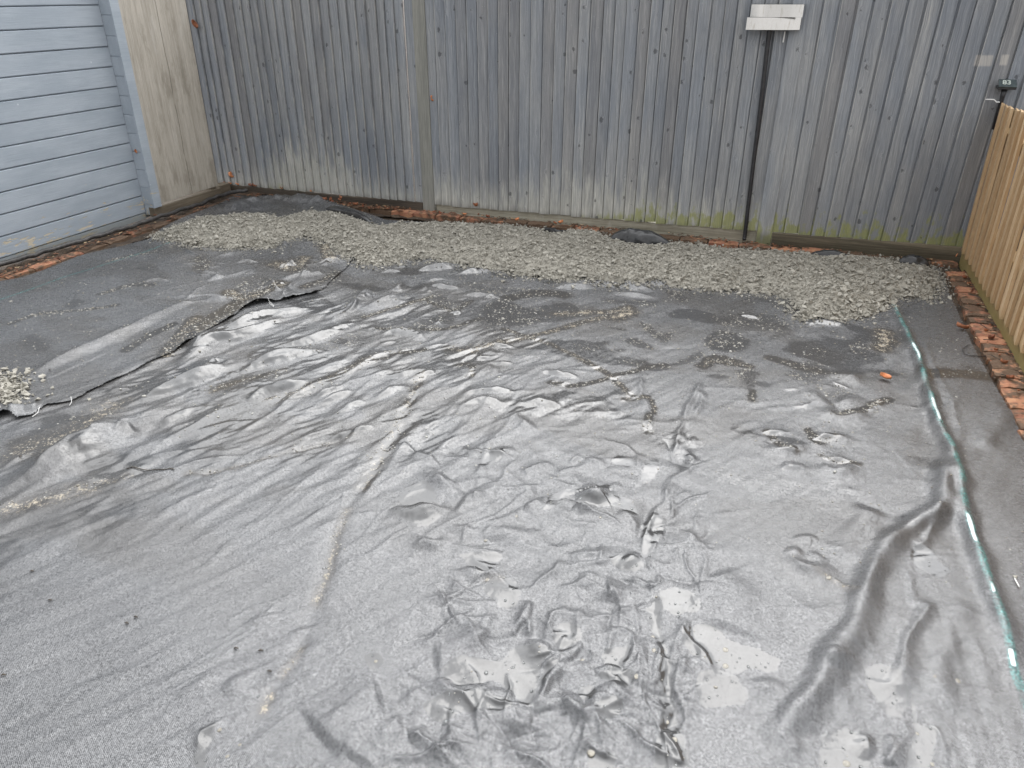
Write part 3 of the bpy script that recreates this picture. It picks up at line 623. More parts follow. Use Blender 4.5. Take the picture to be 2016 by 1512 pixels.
SILTS = [  # strength, half width m, line: fines dried along the drain lines (with beads)
 (.8, .04, 3, "1094,617 1192,614 1240,607"), (.7, .03, 3, "928,690 973,678 1032,666 1094,651 1171,629 1219,617"), (.5, .02, 3, "990,649 1032,664 1084,680 1129,701 1164,718 1206,742 1240,777 1275,784"), (.3, .022, 3, "1084,756 1136,760 1206,742 1254,728 1310,716"), (.3, .02, 3, "837,592 890,610 928,593"), (.25, .02, 3, "744,645 824,650 893,645 949,628"),
 (.9, .07, 3, "1215,625 1235,615"), (.5, .03, 2, "830,735 800,800 770,860 715,960"), (.6, .016, 3, "687,1003 660,1062 652,1098 637,1150 622,1185"), (.5, .012, 2, "590,1275 585,1290 560,1330"), (.8, .012, 1, "530,1370 520,1395"), (.35, .016, 3, "700,860 618,877 521,905 434,929 368,933"), (.5, .03, 3, "135,958 180,955 250,940"), (.7, .05, 4, "20,1000 70,988 130,975 180,962"),
 (.6, .10, 4, "60,880 120,860 180,830 220,800"), (.3, .06, 3, "0,905 60,885 140,860"), (.6, .05, 4, "330,700 352,670 372,645 385,628"), (.7, .05, 4, "450,575 480,590 520,575 560,560"), (.8, .06, 4, "540,520 580,530 600,512"), (.9, .05, 3, "640,485 645,500 650,515"), (.5, .04, 4, "660,540 640,550 600,565"), (.3, .02, 4, "400,650 440,630 480,605"), (.35, .02, 4, "210,515 240,508 260,503 310,495"), (.25, .02, 4, "200,580 260,562 300,562"), (.25, .02, 4, "20,640 80,620 160,612 230,600"), (.2, .03, 3, "250,690 280,670 340,640"),
 (.4, .04, 4, "1385,720 1410,705 1450,715"), (.5, .03, 4, "1400,710 1450,718 1475,722"), (.4, .04, 3, "1520,705 1580,725 1610,730"), (.9, .06, 4, "1740,655 1745,672 1735,685"), (.4, .03, 4, "1650,815 1700,805 1750,785"), (.3, .02, 3, "1480,770 1482,790"), (.5, .02, 2, "1230,784 1275,782"), (.5, .014, 2, "1285,790 1288,815"), (.4, .02, 3, "1280,820 1275,850"), (.5, .03, 3, "880,685 930,695"), (.4, .02, 3, "900,720 925,718 930,740"),
 (.3, .02, 3, "1510,850 1540,880 1570,890"), (.3, .02, 3, "1590,840 1610,870 1650,860"), (.4, .015, 3, "1615,895 1640,905 1690,910"), (.5, .010, 2, "1610,1125 1640,1145 1680,1170"), (.4, .012, 2, "960,1138 985,1140"), (.3, .05, 3, "480,590 400,640 340,690"), (.4, .03, 3, "420,770 500,745 560,730"), (.4, .04, 3, "520,790 600,770 680,730 720,710"), (.4, .03, 3, "680,735 760,700 830,690"), (.5, .02, 4, "715,625 780,605 830,592 850,585"), (.25, .05, 3, "1000,585 1060,575 1110,580"), (.4, .05, 1, "1830,735 1880,735 1930,740"),
]
STRIPE = "1757,588 1762,610 1775,640 1790,672 1806,707 1812,725 1822,760 1835,800 1850,838 1868,875 1880,910 1890,950 1893,980 1900,1020 1915,1065 1928,1100 1945,1150 1965,1205 1985,1270 2000,1330 2016,1370 2040,1440"
STRIPE_L = "-60,610 0,590 69,567 121,548 174,532 226,515 278,498 337,476 400,455"

def pxscale(x, y):
    r2 = x * x + y * y
    return (r2 + CAM_H ** 2) / CAM_H / F_PX      # metres of ground per photo pixel row
def apply_line(x, y, P, pad):
    lo = P.min(0) - pad; hi = P.max(0) + pad
    return (x > lo[0]) & (x < hi[0]) & (y > lo[1]) & (y < hi[1])
def fields(GX, GY, left):
    """height and masks of a sheet at the ground points"""
    sh = GX.shape
    x = GX.ravel(); y = GY.ravel()
    # the cloth does not follow ruled lines: wander a little
    wx = x + 0.009 * noise(x * 7, y * 7 + 3) + 0.005 * noise(x * 23 + 5, y * 23)
    wy = y + 0.012 * noise(x * 7 + 31, y * 7) + 0.006 * noise(x * 23, y * 23 + 9)
    z = 0.010 * fbm(x * 1.3, y * 1.3, 2)
    wide = np.zeros_like(x); film = np.zeros_like(x); silt = np.zeros_like(x); damp = np.zeros_like(x)
    for soft, st, bead, s in FILMS:
        if pts(s)[:, 1].mean() < 960 and pts(s)[:, 1].mean() < 800: soft = soft * 2.6; st = st * 0.62
        else: soft = soft * 1.5; st = st * .92
        P = smoothline(upts(s), 3)
        k = apply_line(wx, wy, P, 0.14)
        if not k.any(): continue
        d, _, _ = segdist(wx[k], wy[k], P, True)
        sd = np.where(inpoly(wx[k], wy[k], P), d, -d) + 0.3 * soft * fbm(x[k] * 40, y[k] * 40, 2)
        film[k] = np.maximum(film[k], st * sstep(-soft * .6, soft * .6, sd)); wide[k] = np.maximum(wide[k], sstep(-.07, .03, sd))
        if P.mean(0)[1] > 2.7 or st < .45: damp[k] = np.maximum(damp[k], st * sstep(-soft * 1.5, soft, sd))
    for st, w, bd, s in SILTS:
        P = smoothline(upts(s), 3)
        k = apply_line(wx, wy, P, w * 3)
        if not k.any(): continue
        d, _, u = segdist(wx[k], wy[k], P)
        g = st * np.exp(-(d / w) ** 2) * (0.75 + 0.7 * fbm(x[k] * 30, y[k] * 30, 2))
        silt[k] = np.maximum(silt[k], np.clip(g, 0, 1))
        damp[k] = np.maximum(damp[k], 0.9 * np.exp(-(d / (w * 1.5)) ** 4))
        film[k] = np.maximum(film[k], 0.72 * np.exp(-(d / (w * 1.2)) ** 4) * (P.mean(0)[1] > 2.4))
    flat = 1 - 0.85 * wide
    far = sstep(1.6, 3.0, np.hypot(x, y))
    # general crumple
    m1 = sstep(-0.25, 0.35, fbm(x * 1.1 + 40, y * 1.1, 2))
    u, w = aniso(x, y, (104, 1076), (444, 958), 0.9, 0.055)
    smooth_left = sstep(-0.1, -0.9, x - 0.25 * y) if not left else 0
    z += 0.0016 * fbm(u, w, 2) * flat * (0.4 + 0.6 * smooth_left)
    u, w = aniso(x, y, (560, 760), (860, 640), 0.36, 0.085)
    z += 0.0036 * fbm(u + 7, w, 2) * flat * far * m1 * (0.35 if left else 1)
    u, w = aniso(x, y, (1000, 1100), (1300, 1090), 0.26, 0.11)
    calm = (1 - far) * (1 - 0.75 * smooth_left)
    z += 0.0032 * fbm(u + 3, w + 11, 2) * flat * calm * (0.4 + 0.6 * m1)
    u, w = aniso(x, y, (1300, 1450), (1350, 1000), 0.30, 0.05)
    z += 0.0024 * fbm(u + 23, w, 2) * flat * calm * sstep(0.2, -0.2, fbm(x * 2, y * 2 + 50, 2))
    rn = 1 - np.abs(fbm(x * 6.5 + 3, y * 6.5, 2) * 1.4)
    z += 0.004 * np.clip(rn, 0, 1) ** 5 * flat * calm * m1
    z += 0.0007 * fbm(x * 26, y * 26, 2) * flat * (0.35 + 0.65 * m1) * (0.35 if left else 1)
    def blob(px, py, r):
        c = un(px, py)[:2]
        return np.exp(-(((x - c[0]) ** 2 + (y - c[1]) ** 2) / r ** 2))
    if not left:
        cm = np.clip(blob(1130, 1150, .42) + blob(1000, 960, .35) + blob(1200, 1400, .30) + 0.9 * blob(900, 1400, .2) + 0.6 * blob(1780, 1330, .3) + 0.6 * blob(1250, 930, .3) + .5 * blob(1620, 890, .3), 0, 1.15)
        cf = np.clip(blob(700, 700, .9) + blob(520, 800, .7) + .7 * blob(880, 620, .7) + .8 * blob(160, 860, .7) + .5 * blob(800, 800, .5), 0, 1)
        n1 = fbm(x * 4.2 + 1, y * 5.0 + 4, 2); n2 = fbm(x * 9 + 60, y * 11 + 4, 2)
        z += flat * cm * (0.013 * (.25 - np.sqrt(n1 ** 2 + .0015)) + 0.003 * (.25 - np.sqrt(n2 ** 2 + .001)))
        rc = np.random.default_rng(21)
        def dirof(p, q):
            d = un(*q)[:2] - un(*p)[:2]; return math.atan2(d[1], d[0])
        fan_d = dirof((360, 840), (740, 640)); low_d = dirof((104, 1076), (444, 958)); hor_d = dirof((1000, 1100), (1300, 1100)); ver_d = dirof((1300, 1450), (1340, 1000))
        # many short tapering creases: count, where (photo px box), headings, spread, length, half width, height
        for n, bx_, hd, spr, ln, wd, h in (
            (150, (820, 880, 1380, 1500), (hor_d, hor_d + .6, hor_d - .5, ver_d), .35, (.07, .28), (.005, .012), (.0045, .0120)),
            (45, (820, 880, 1380, 1500), (hor_d, ver_d, ver_d + .4), .5, (.04, .14), (.003, .006), (.0016, .0040)),
            (75, (250, 570, 1000, 880), (fan_d,), .14, (.25, .9), (.008, .020), (.003, .0085)),
            (24, (0, 780, 460, 960), (fan_d, low_d), .14, (.25, .8), (.008, .018), (.003, .008)),
            (70, (0, 960, 760, 1500), (low_d,), .10, (.30, .9), (.005, .012), (.0008, .0026)),
            (50, (560, 760, 1000, 1060), (fan_d, low_d + .1), .2, (.15, .5), (.005, .012), (.002, .006)),
            (70, (1350, 760, 1900, 1500), (hor_d, hor_d + .3, ver_d), .25, (.10, .4), (.006, .014), (.0010, .0034)),
            (60, (900, 580, 1750, 880), (hor_d, hor_d + .25), .25, (.15, .45), (.008, .018), (.002, .0055)),
            (40, (1250, 900, 1380, 1500), (ver_d,), .25, (.10, .35), (.005, .010), (.003, .007))):
            for i in range(n):
                px, py = rc.uniform(bx_[0], bx_[2]), bx_[1] + (bx_[3] - bx_[1]) * rc.uniform(0, 1) ** 0.8
                c = un(px, py)[:2]
                a_ = hd[rc.integers(len(hd))] + rc.normal(0, spr); L_ = rc.uniform(*ln); w_ = rc.uniform(*wd); h_ = rc.uniform(*h) * (1 if rc.uniform() < .7 else -.7)
                d_ = np.array([math.cos(a_), math.sin(a_)]); n_ = np.array([-d_[1], d_[0]]); bend = rc.normal(0, .16)
                t_ = np.linspace(-.5, .5, 7)
                P = c + d_ * (t_ * L_)[:, None] + n_ * (L_ * (bend * (0.25 - t_ ** 2) + .03 * np.sin(9 * t_ + i)))[:, None]
                k = apply_line(x, y, P, w_ * 7)
                if not k.any(): continue
                d, sg, u = segdist(x[k], y[k], P)
                asym = np.where(sg > 0, 1.0, rc.uniform(1.2, 3.2))
                tp = np.sin(np.pi * np.clip(u, 0.001, .999)) ** 0.9
                z[k] += h_ * tp * np.exp(-np.sqrt((d / (w_ * asym)) ** 2 + .06) + .245) * (1 - 0.35 * wide[k])
        u, w = aniso(x, y, (360, 840), (740, 640), 0.60, 0.15)
        n1 = fbm(u + 70, w + 7, 2)
        u, w = aniso(x, y, (420, 800), (760, 690), 0.24, 0.062)
        n2 = fbm(u + 9, w + 77, 2)
        z += flat * cf * (0.014 * (0.35 - np.sqrt(n1 ** 2 + .002)) + 0.006 * (.35 - np.sqrt(n2 ** 2 + .002)))
        film = np.maximum(film, 0.42 * cf * sstep(-.1, .3, fbm(x * 3, y * 3 + 20, 2)))
        damp = np.maximum(damp, 0.8 * cf * sstep(0.0, .35, fbm(x * 2.2, y * 3.2 + 70, 2)))
    else:
        rc = np.random.default_rng(5)
        for i in range(70):
            px, py = rc.uniform(350, 720), rc.uniform(478, 600)
            if i > 52: px, py = rc.uniform(20, 400), rc.uniform(560, 760)
            c = un(px, py)[:2]
            a_ = rc.choice([0.1, 0.5, 1.3, -.6]) + rc.normal(0, .3); L_ = rc.uniform(.10, .5); w_ = rc.uniform(.008, .02); h_ = rc.uniform(.004, .014) * (1 if i <= 52 else .35)
            d_ = np.array([math.cos(a_), math.sin(a_)]); n_ = np.array([-d_[1], d_[0]]); t_ = np.linspace(-.5, .5, 7)
            P = c + d_ * (t_ * L_)[:, None] + n_ * (L_ * (rc.normal(0, .2) * (0.25 - t_ ** 2) + .03 * np.sin(9 * t_ + i)))[:, None]
            k = apply_line(x, y, P, w_ * 7)
            if not k.any(): continue
            d, sg, u = segdist(x[k], y[k], P)
            asym = np.where(sg > 0, 1.0, rc.uniform(1.2, 3.0))
            z[k] += h_ * np.sin(np.pi * np.clip(u, 0.001, .999)) ** 0.9 * np.exp(-np.sqrt((d / (w_ * asym)) ** 2 + .06) + .245)
        film = np.maximum(film, 0.35 * np.exp(-(((x + 3.6) / .8) ** 2 + ((y - 4.3) / .6) ** 2)))
    # traced folds
    for sl_, T, s in BANDS:
        P = smoothline(upts(s), 4)
        c = P.mean(0)
        fz = pts(s)[:, 1].mean() < 600
        B = min(T * (0.6 if fz else 1) * pxscale(*c) * 1.15, 0.24 * np.linalg.norm(np.diff(P, axis=0), axis=1).sum())
        k = apply_line(wx, wy, P, B * 2 + 0.1)
        if not k.any(): continue
        d, sg, u = segdist(wx[k], wy[k], P)
        t = P[-1] - P[0]
        away = np.sign(t[0] * c[1] - t[1] * c[0])
        sd = d * sg * away                      # + on the far side of the crest
        tp = np.clip(np.sin(np.pi * np.clip(u, 0, 1)), 0, 1) ** 0.6
        Bl = B * (0.25 + 0.75 * tp)
        tri = np.clip(1 + sd / Bl, 0, 1)
        tri = 0.6 * tri + 0.4 * tri * tri * (3 - 2 * tri)
        f = np.where(sd < 0, tri, np.exp(-np.maximum(sd, 0) / (0.22 * B + 0.006)))
        z[k] += sl_ * 0.95 * Bl * tp * f * np.clip(1 + 0.3 * noise(x[k] * 5 + 2, y[k] * 5), .2, 2)
        if not left or True: film[k] = np.maximum(film[k], (0.12 if left else .3 if fz else .6) * sstep(0.05, .3, tri) * sstep(0.02, -0.01, sd) * sstep(.15, .6, tp) * (c[1] > 2.3))
    for sl_, T, s in DARKS:
        P = smoothline(upts(s), 4)
        c = P.mean(0)
        B = min(T * pxscale(*c), 0.4 * np.linalg.norm(np.diff(P, axis=0), axis=1).sum())
        k = apply_line(wx, wy, P, B * 2 + 0.1)
        if not k.any(): continue
        d, sg, u = segdist(wx[k], wy[k], P)
        t = P[-1] - P[0]
        away = np.sign(t[0] * c[1] - t[1] * c[0])
        sd = d * sg * away
        tp = np.clip(np.sin(np.pi * np.clip(u, 0, 1)), 0, 1) ** 0.6
        Bl = B * (0.25 + 0.75 * tp)
        tri = np.clip(1 - sd / Bl, 0, 1)
        tri = 0.6 * tri + 0.4 * tri * tri * (3 - 2 * tri)
        f = np.where(sd > 0, tri, np.exp(-(sd / (0.9 * B + 0.012)) ** 2))
        z[k] += sl_ * 0.95 * Bl * tp * f * np.clip(1 + 0.7 * noise(x[k] * 9 + 2, y[k] * 9), .2, 2)
    for wd, h, s in RIDGES:
        if wd < .016: h *= .6; wd *= 1.15
        P = smoothline(upts(s), 4)
        k = apply_line(wx, wy, P, wd * 5)
        if not k.any(): continue
        d, sg, u = segdist(*((x[k], y[k]) if wd >= .027 else (wx[k], wy[k])), P)
        tp = np.clip(np.minimum(u, 1 - u) / 0.15, 0, 1)
        tp = tp * tp * (3 - 2 * tp)
        ww = wd * (1 + (0.5 if wd < .02 else 0.25) * noise(x[k] * 8 + 3, y[k] * 8))
        cu_ = 0.5 if wd < .027 else 0.0
        f = (1 - cu_) * np.exp(-(d / ww) ** 2) + cu_ * np.exp(-d / (1.1 * ww))
        z[k] += h * tp * f * np.clip(1 + (0.9 if wd < .02 else 0.35) * noise(x[k] * 7, y[k] * 7), .1, 2)
    # stripe threads
    stripe = np.zeros_like(x)
    P = smoothline(upts(STRIPE_L if left else STRIPE), 4)
    k = apply_line(x, y, P, 0.1)
    d, sg, u = segdist(x[k], y[k], P)
    wd = 0.007 if left else 0.016
    stripe[k] = sstep(wd, wd * 0.6, d) * (np.clip(0.75 + 1.0 * fbm(x[k] * 11, y[k] * 11, 2), .15, 1) if not left else 1)
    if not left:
        for gs in ('1757,592 1760,605 1768,620', '1793,682 1803,702 1811,720', '1832,790 1842,815 1850,838', '1897,1018 1910,1055 1922,1088', '1946,1155 1955,1180', '1986,1280 1996,1315'):  # stretches of the stripe that get a painted sky glint
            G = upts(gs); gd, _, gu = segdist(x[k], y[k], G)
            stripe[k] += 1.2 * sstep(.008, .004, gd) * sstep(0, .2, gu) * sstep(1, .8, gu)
    if not left:
        # the sheet is laid over the bump of the folded selvedge
        pass
    damp = np.clip(damp + 0.75 * sstep(0.0, 0.4, fbm(x * 1.7 + 8, y * 2.3, 3)) * far * sstep(.85, .55, x), 0, 1)
    film = np.maximum(film, 0.5 * sstep(0.15, 0.45, fbm(x * 1.9 + 28, y * 2.9, 3)) * far * sstep(.85, .55, x) * (0.3 if left else 1))
    return [q.reshape(sh) for q in (z, film, silt, stripe, damp)]
def grid_mesh(name, X, Y, Z, keep, mat, attrs, **k):
    nr, nc = X.shape
    idx = -np.ones(X.shape, np.int64)
    q = keep[:-1, :-1] & keep[1:, :-1] & keep[:-1, 1:] & keep[1:, 1:]
    use = np.zeros(X.shape, bool)
    use[:-1, :-1] |= q; use[1:, :-1] |= q; use[:-1, 1:] |= q; use[1:, 1:] |= q
    idx[use] = np.arange(use.sum())
    i = np.argwhere(q)
    a, b = i[:, 0], i[:, 1]
    f = np.stack([idx[a, b], idx[a + 1, b], idx[a + 1, b + 1], idx[a, b + 1]], 1)
    v = np.stack([X[use], Y[use], Z[use]], 1)
    o = obj(name, v, f[:, ::-1], mat, None, True, {n: w[use] for n, w in attrs.items()})
    return o
# borders on the ground
BR_R = upts("1860,548 1868,570 1874,585 1890,620 1905,655 1925,700 1940,725 1958,755 1985,800 2003,832 2030,880 2100,1010 2300,1400")
ext = [[-3.6, 0.9], [-3.6, -0.4], [1.3, -0.4], [1.12, 1.0]]
# right sheet: under the left one by a hand's width, under the gravel, to the bricks
edge_in = EDGE_W.copy()
nrm_ = np.gradient(edge_in, axis=0); nrm_ = np.stack([-nrm_[:, 1], nrm_[:, 0]], 1); nrm_ /= np.linalg.norm(nrm_, axis=1)[:, None]
inner = edge_in + nrm_ * 0.14
RP = np.vstack([inner, [[-2.6, 5.72], [-1.6, 5.74], [-0.6, 5.76], [0.2, 5.78], [0.93, 5.78]], BR_R, [[1.3, -0.4], [-3.6, -0.4], [-5.0, 1.6]]])
LP = np.vstack([SH_L[:-2], [[-2.75, 5.70], [-2.4, 5.60]], EDGE_W[::-1]])
LP = np.vstack([LP, [[-3.9, 1.6], [-5.4, 1.9]]])
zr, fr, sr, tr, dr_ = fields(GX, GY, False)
jx = GX + 0.003 * noise(GX * 40, GY * 40); jy = GY + 0.003 * noise(GX * 40 + 9, GY * 40)
keepR = inpoly(jx.ravel(), jy.ravel(), RP).reshape(GX.shape)
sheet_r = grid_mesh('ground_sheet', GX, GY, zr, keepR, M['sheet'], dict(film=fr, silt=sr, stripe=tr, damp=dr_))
tag(sheet_r, 'large crumpled wet grey woven sheet with a raised turquoise edge thread, filling the foreground', 'ground sheet', 'woven ground sheets')
zl, fl, sl2, tl, dl = fields(GX, GY, True)
d, _, u = segdist(GX.ravel(), GY.ravel(), EDGE_W)
d = d.reshape(GX.shape); u = u.reshape(GX.shape)
lift = (0.002 + 0.005 * np.clip(0.3 + noise(u * 26, u * 0 + 3.3), 0, 1)) * np.exp(-(d / 0.05) ** 2)
# two places where the edge gapes
for px, py, h, w in ((512, 603, .032, .09), (8, 818, .022, .08), (450, 632, .012, .06), (365, 684, .012, .06)):
    c = un(px, py)[:2]
    lift += h * np.exp(-(((GX - c[0]) ** 2 + (GY - c[1]) ** 2) / w ** 2)) * np.exp(-(d / 0.07) ** 2)
# rumpled corner by the panel
for s, w, h in (("455,405 500,392 560,388 610,394", .085, .045), ("470,412 520,405 580,408", .05, .014), ("600,385 640,396 700,415", .06, .03), ("545,400 560,392 575,394", .03, .012), ("590,388 600,382 612,380", .035, .018)):
    P = smoothline(upts(s, 0.03), 4)
    dd, _, uu = segdist(GX.ravel(), GY.ravel(), P)
    zl += (h * np.exp(-(dd / w) ** 2)).reshape(GX.shape) * (1 + 0.4 * noise(GX * 14, GY * 14))
zl = np.where(d < 0.3, np.maximum(zl, zr * np.exp(-(d / 0.16) ** 4) + 0.0035) + lift, zl + 0.003)
keepL = inpoly(jx.ravel(), jy.ravel(), LP).reshape(GX.shape)
sheet_l = grid_mesh('ground_sheet', GX, GY, zl, keepL, M['sheet'], dict(film=fl, silt=sl2, stripe=tl, damp=dl))
tag(sheet_l, 'flatter grey woven sheet beside the blue shed, its frayed edge lapped over the larger sheet', 'ground sheet', 'woven ground sheets')
def surf(x, y):
    """height of the upper sheet at a ground point (nearest grid vertex)"""
    az = math.atan2(x, y); r = math.hypot(x, y)
    azs = np.arctan2(GX[0], GY[0]); rs = np.hypot(GX[:, 0], GY[:, 0])
    i = int(np.clip(np.searchsorted(rs, r), 0, len(rs) - 1)); j = int(np.clip(np.searchsorted(azs, az), 0, len(azs) - 1))
    return float(zl[i, j] if keepL[i, j] else (zr[i, j] if keepR[i, j] else 0.0))
AZS = np.arctan2(GX[0], GY[0]); RS = np.hypot(GX[:, 0], GY[:, 0])
ZTOP = np.where(keepL, zl, np.where(keepR, zr, 0.0))
def surf_np(x, y):
    i = np.clip(np.searchsorted(RS, np.hypot(x, y)), 0, len(RS) - 1); j = np.clip(np.searchsorted(AZS, np.arctan2(x, y)), 0, len(AZS) - 1)
    return ZTOP[i, j]
# humps of the liner that stick out of the gravel by the fence
def hump(name, s, w, h, mat, label):
    P = smoothline(upts(s, 0.03), 5)
    L = len(P); vs, fs = [], []
    n = 12
    for i, p in enumerate(P):
        t = P[min(i + 1, L - 1)] - P[max(i - 1, 0)]; t = t / np.linalg.norm(t); nn = np.array([-t[1], t[0]])
        k = max(0.05, math.sin(math.pi * (i / (L - 1))) ** 0.55)
        for a in range(n + 1):
            q = math.pi * a / n
            rr = 1 + 0.12 * random.uniform(-1, 1) * (0 < a < n)
            xy = p + nn * (math.cos(q) * w * k * rr)
            vs.append((xy[0], xy[1], 0.0 + math.sin(q) * h * k * rr))
    for i in range(L - 1):
        for a in range(n):
            fs.append((i * (n + 1) + a, i * (n + 1) + a + 1, (i + 1) * (n + 1) + a + 1, (i + 1) * (n + 1) + a))
    o = obj(name, vs, fs, mat, sheet_r, True)
    m = o.modifiers.new('smooth', 'SUBSURF'); m.levels = 1; m.render_levels = 1
    o['label'] = label
hump('upturned_edge', "1200,466 1225,464 1255,467 1290,472 1325,478", 0.075, 0.095, M['liner'], 'shiny black hump of sheet edge')
hump('upturned_edge', "1590,499 1620,502 1655,506 1690,508", 0.045, 0.075, M['liner'], 'small black fold near the wooden board')
hump('upturned_edge', "1765,512 1785,513 1810,516 1835,521", 0.05, 0.075, M['liner'], 'small black fold near the orange fence')
hump('upturned_edge', "1060,446 1085,452 1100,456 1125,450", 0.02, 0.05, M['liner'], 'thin black fold by the bricks')
hump('upturned_edge', "640,404 690,420 735,436", 0.05, 0.07, M['liner'], 'long dark fold by the bricks')

# ------------------------------------------------------------------ beads of water in the wet patches
def icochip(n=1):
    bm = bmesh.new(); bmesh.ops.create_icosphere(bm, subdivisions=n, radius=1.0)
    v = np.array([q.co[:] for q in bm.verts]); f = np.array([[q.index for q in w.verts] for w in bm.faces]); bm.free()
    return v, f
SV, SF = icochip(1)
def scatter(name, xyz, rad, mat, V=SV, Fc=SF, flat=0.6, rnd=None, smooth=True, elong=0.5):
    n = len(xyz); m = len(V)
    a = rng.uniform(0, 2 * np.pi, n); ex = 1 + elong * rng.uniform(0, 1, n)
    vx = V[None, :, 0] * (rad * ex)[:, None]; vy = V[None, :, 1] * rad[:, None]; vz = V[None, :, 2] * (rad * flat)[:, None]
    c, s = np.cos(a)[:, None], np.sin(a)[:, None]
    out = np.stack([vx * c - vy * s + xyz[:, 0:1], vx * s + vy * c + xyz[:, 1:2], vz + xyz[:, 2:3]], 2).reshape(-1, 3)
    f = (Fc[None] + (np.arange(n) * m)[:, None, None]).reshape(-1, 3)
    rr = rng.uniform(0, 1, n) if rnd is None else rnd
    return obj(name, out, f, mat, None, smooth, dict(rnd=np.repeat(rr, m)))
bx, by = [], []
for soft, st, bead, s in FILMS:
    P = upts(s)
    if not bead: continue
    lo, hi = P.min(0), P.max(0)
    ar = np.prod(hi - lo)
    dens = 900 if P.mean(0)[1] < 2.7 else 1700 * bead
    n = int(ar * dens * (0.5 if P.mean(0)[1] < 2.7 else 1))
    q = rng.uniform(lo, hi, (n, 2)); q = q[inpoly(q[:, 0], q[:, 1], P)]
    nn = fbm(q[:, 0] * 14, q[:, 1] * 14, 2)
    q = q[rng.uniform(-.35, .35, len(q)) < nn]
    bx += list(q[:, 0]); by += list(q[:, 1])
for st, w, bd, s in SILTS:
    P = smoothline(upts(s), 3)
    L = np.linalg.norm(np.diff(P, axis=0), axis=1)
    n = int(L.sum() * bd * (26 if P.mean(0)[1] < 2.4 else 46))
    k = rng.choice(len(L), n, p=L / L.sum()); t = rng.uniform(0, 1, n)
    q = P[k] * (1 - t)[:, None] + P[k + 1] * t[:, None] + rng.normal(0, w * 0.75, (n, 2))
    bx += list(q[:, 0]); by += list(q[:, 1])
n = 1800                                            # strays all over
q = np.stack([rng.uniform(-4.6, 0.9, n), rng.uniform(2.2, 5.2, n)], 1)
bx += list(q[:, 0]); by += list(q[:, 1])
bx = np.array(bx); by = np.array(by)
rad = rng.lognormal(0, 0.35, len(bx)) * (0.0016 + 0.00042 * np.clip(np.hypot(bx, by), 1, 5))
k = inpoly(bx, by, np.vstack([RP])) | inpoly(bx, by, LP)
bx, by, rad = bx[k], by[k], rad[k]
print('beads', len(bx))
tag(scatter('water_beads', np.stack([bx, by, surf_np(bx, by)], 1), rad, M['bead']), 'tiny cloudy beads of rain water along the wet patches of the sheets', 'water beads', kind='stuff')

# larger drops, one by one
DROPS = "986,1247,5 1031,1303,7 957,1324,9 1007,1313,4 940,1332,5 915,1337,5 1047,1360,7 878,1424,14 891,1405,7 810,1405,7 852,1365,8 1078,1365,5 805,1447,6 760,1453,5 740,1442,4 799,1417,4 1456,1296,5 1473,1313,6 1507,1314,5 1414,1258,4 1353,1263,4 1335,1218,8 1335,1209,6 1337,1169,6 1318,1192,3 1242,1171,6 1307,1062,6 1307,1075,6 1228,1106,4 1199,1485,8 1191,1422,8 1190,1399,6 1236,1466,5 1065,1497,8 1310,1390,5 1396,1374,6 1376,1374,4 1677,1438,7 1696,1508,9 1601,1381,6 1365,1165,4 1350,1190,3 1440,1290,3 1490,1290,4 1380,1250,3 1300,1150,3 1018,1340,4 975,1300,4 1000,1290,3 1060,1330,4 930,1375,4 960,1380,3 905,1380,3 1250,1180,3 1285,1120,4 1800,1085,4 1830,1105,3 1660,1470,5 1640,1455,4"
_rd = random.Random(4)
for _s in FILMS:
    _p = pts(_s[3])
    if _p[:, 1].mean() < 980: continue
    _lo, _hi = _p.min(0), _p.max(0)
    for _i in range(int(3 + (_hi - _lo).prod() / 1100)):
        _x, _y = _rd.uniform(_lo[0], _hi[0]), _rd.uniform(_lo[1], min(_hi[1], 1511))
        if inpoly(np.array([_x]), np.array([_y]), _p)[0]: DROPS += ' %d,%d,%.1f' % (_x, _y, _rd.choice([2.5, 3, 3, 4, 4, 5, 6]))
SILTY = "1428,1280,12 1428,1312,13 1164,1480,16 1285,1254,9 1288,1284,10 1313,1419,10 1327,1459,12 1840,1334,6 1885,1338,11 1667,1501,14 1837,1501,8 1630,1140,11 1807,1441,6 535,1374,9 522,1392,8 472,1466,7 448,1490,8 432,1438,9 655,1092,6 640,1130,8 637,1147,7 624,1180,7 652,1108,4 1015,1017,9 956,1063,9 1253,1340,12 1147,1298,12 1182,1022,6 960,1140,9 740,1302,8 585,1286,4 588,1280,4"
def drops(s, mat, name, label, group, flat):
    V2, F2 = icochip(3)
    base = None
    for q in s.split():
        px, py, dia = map(float, q.split(','))
        p = un(px, py)
        dist = math.sqrt(p[0] ** 2 + p[1] ** 2 + CAM_H ** 2)
        r = dia * dist / F_PX / 2 * 0.9
        p[2] = surf(p[0], p[1])
        V = V2 * np.array([1, 1, flat]); V = V[:, :]
        if base is None:
            base = obj(name, V, F2, mat, None, True)
            o = base
        else:
            o = base.copy(); COL.objects.link(o)
        o.location = p; o.scale = (r * random.uniform(0.85, 1.0), r * random.uniform(0.95, 1.35), r)
        o.rotation_euler = (0, 0, random.uniform(-.5, .5))
        tag(o, label, 'water drop', group)
drops(DROPS, M['water'], 'water_drop', 'clear round rain drop standing on the near part of the crumpled sheet', 'clear drops on the crumpled sheet', 0.45)
drops(SILTY, M['silty'], 'water_drop', 'muddy cream coloured drop lying in a crease of the crumpled sheet', 'muddy drops on the crumpled sheet', 0.14)

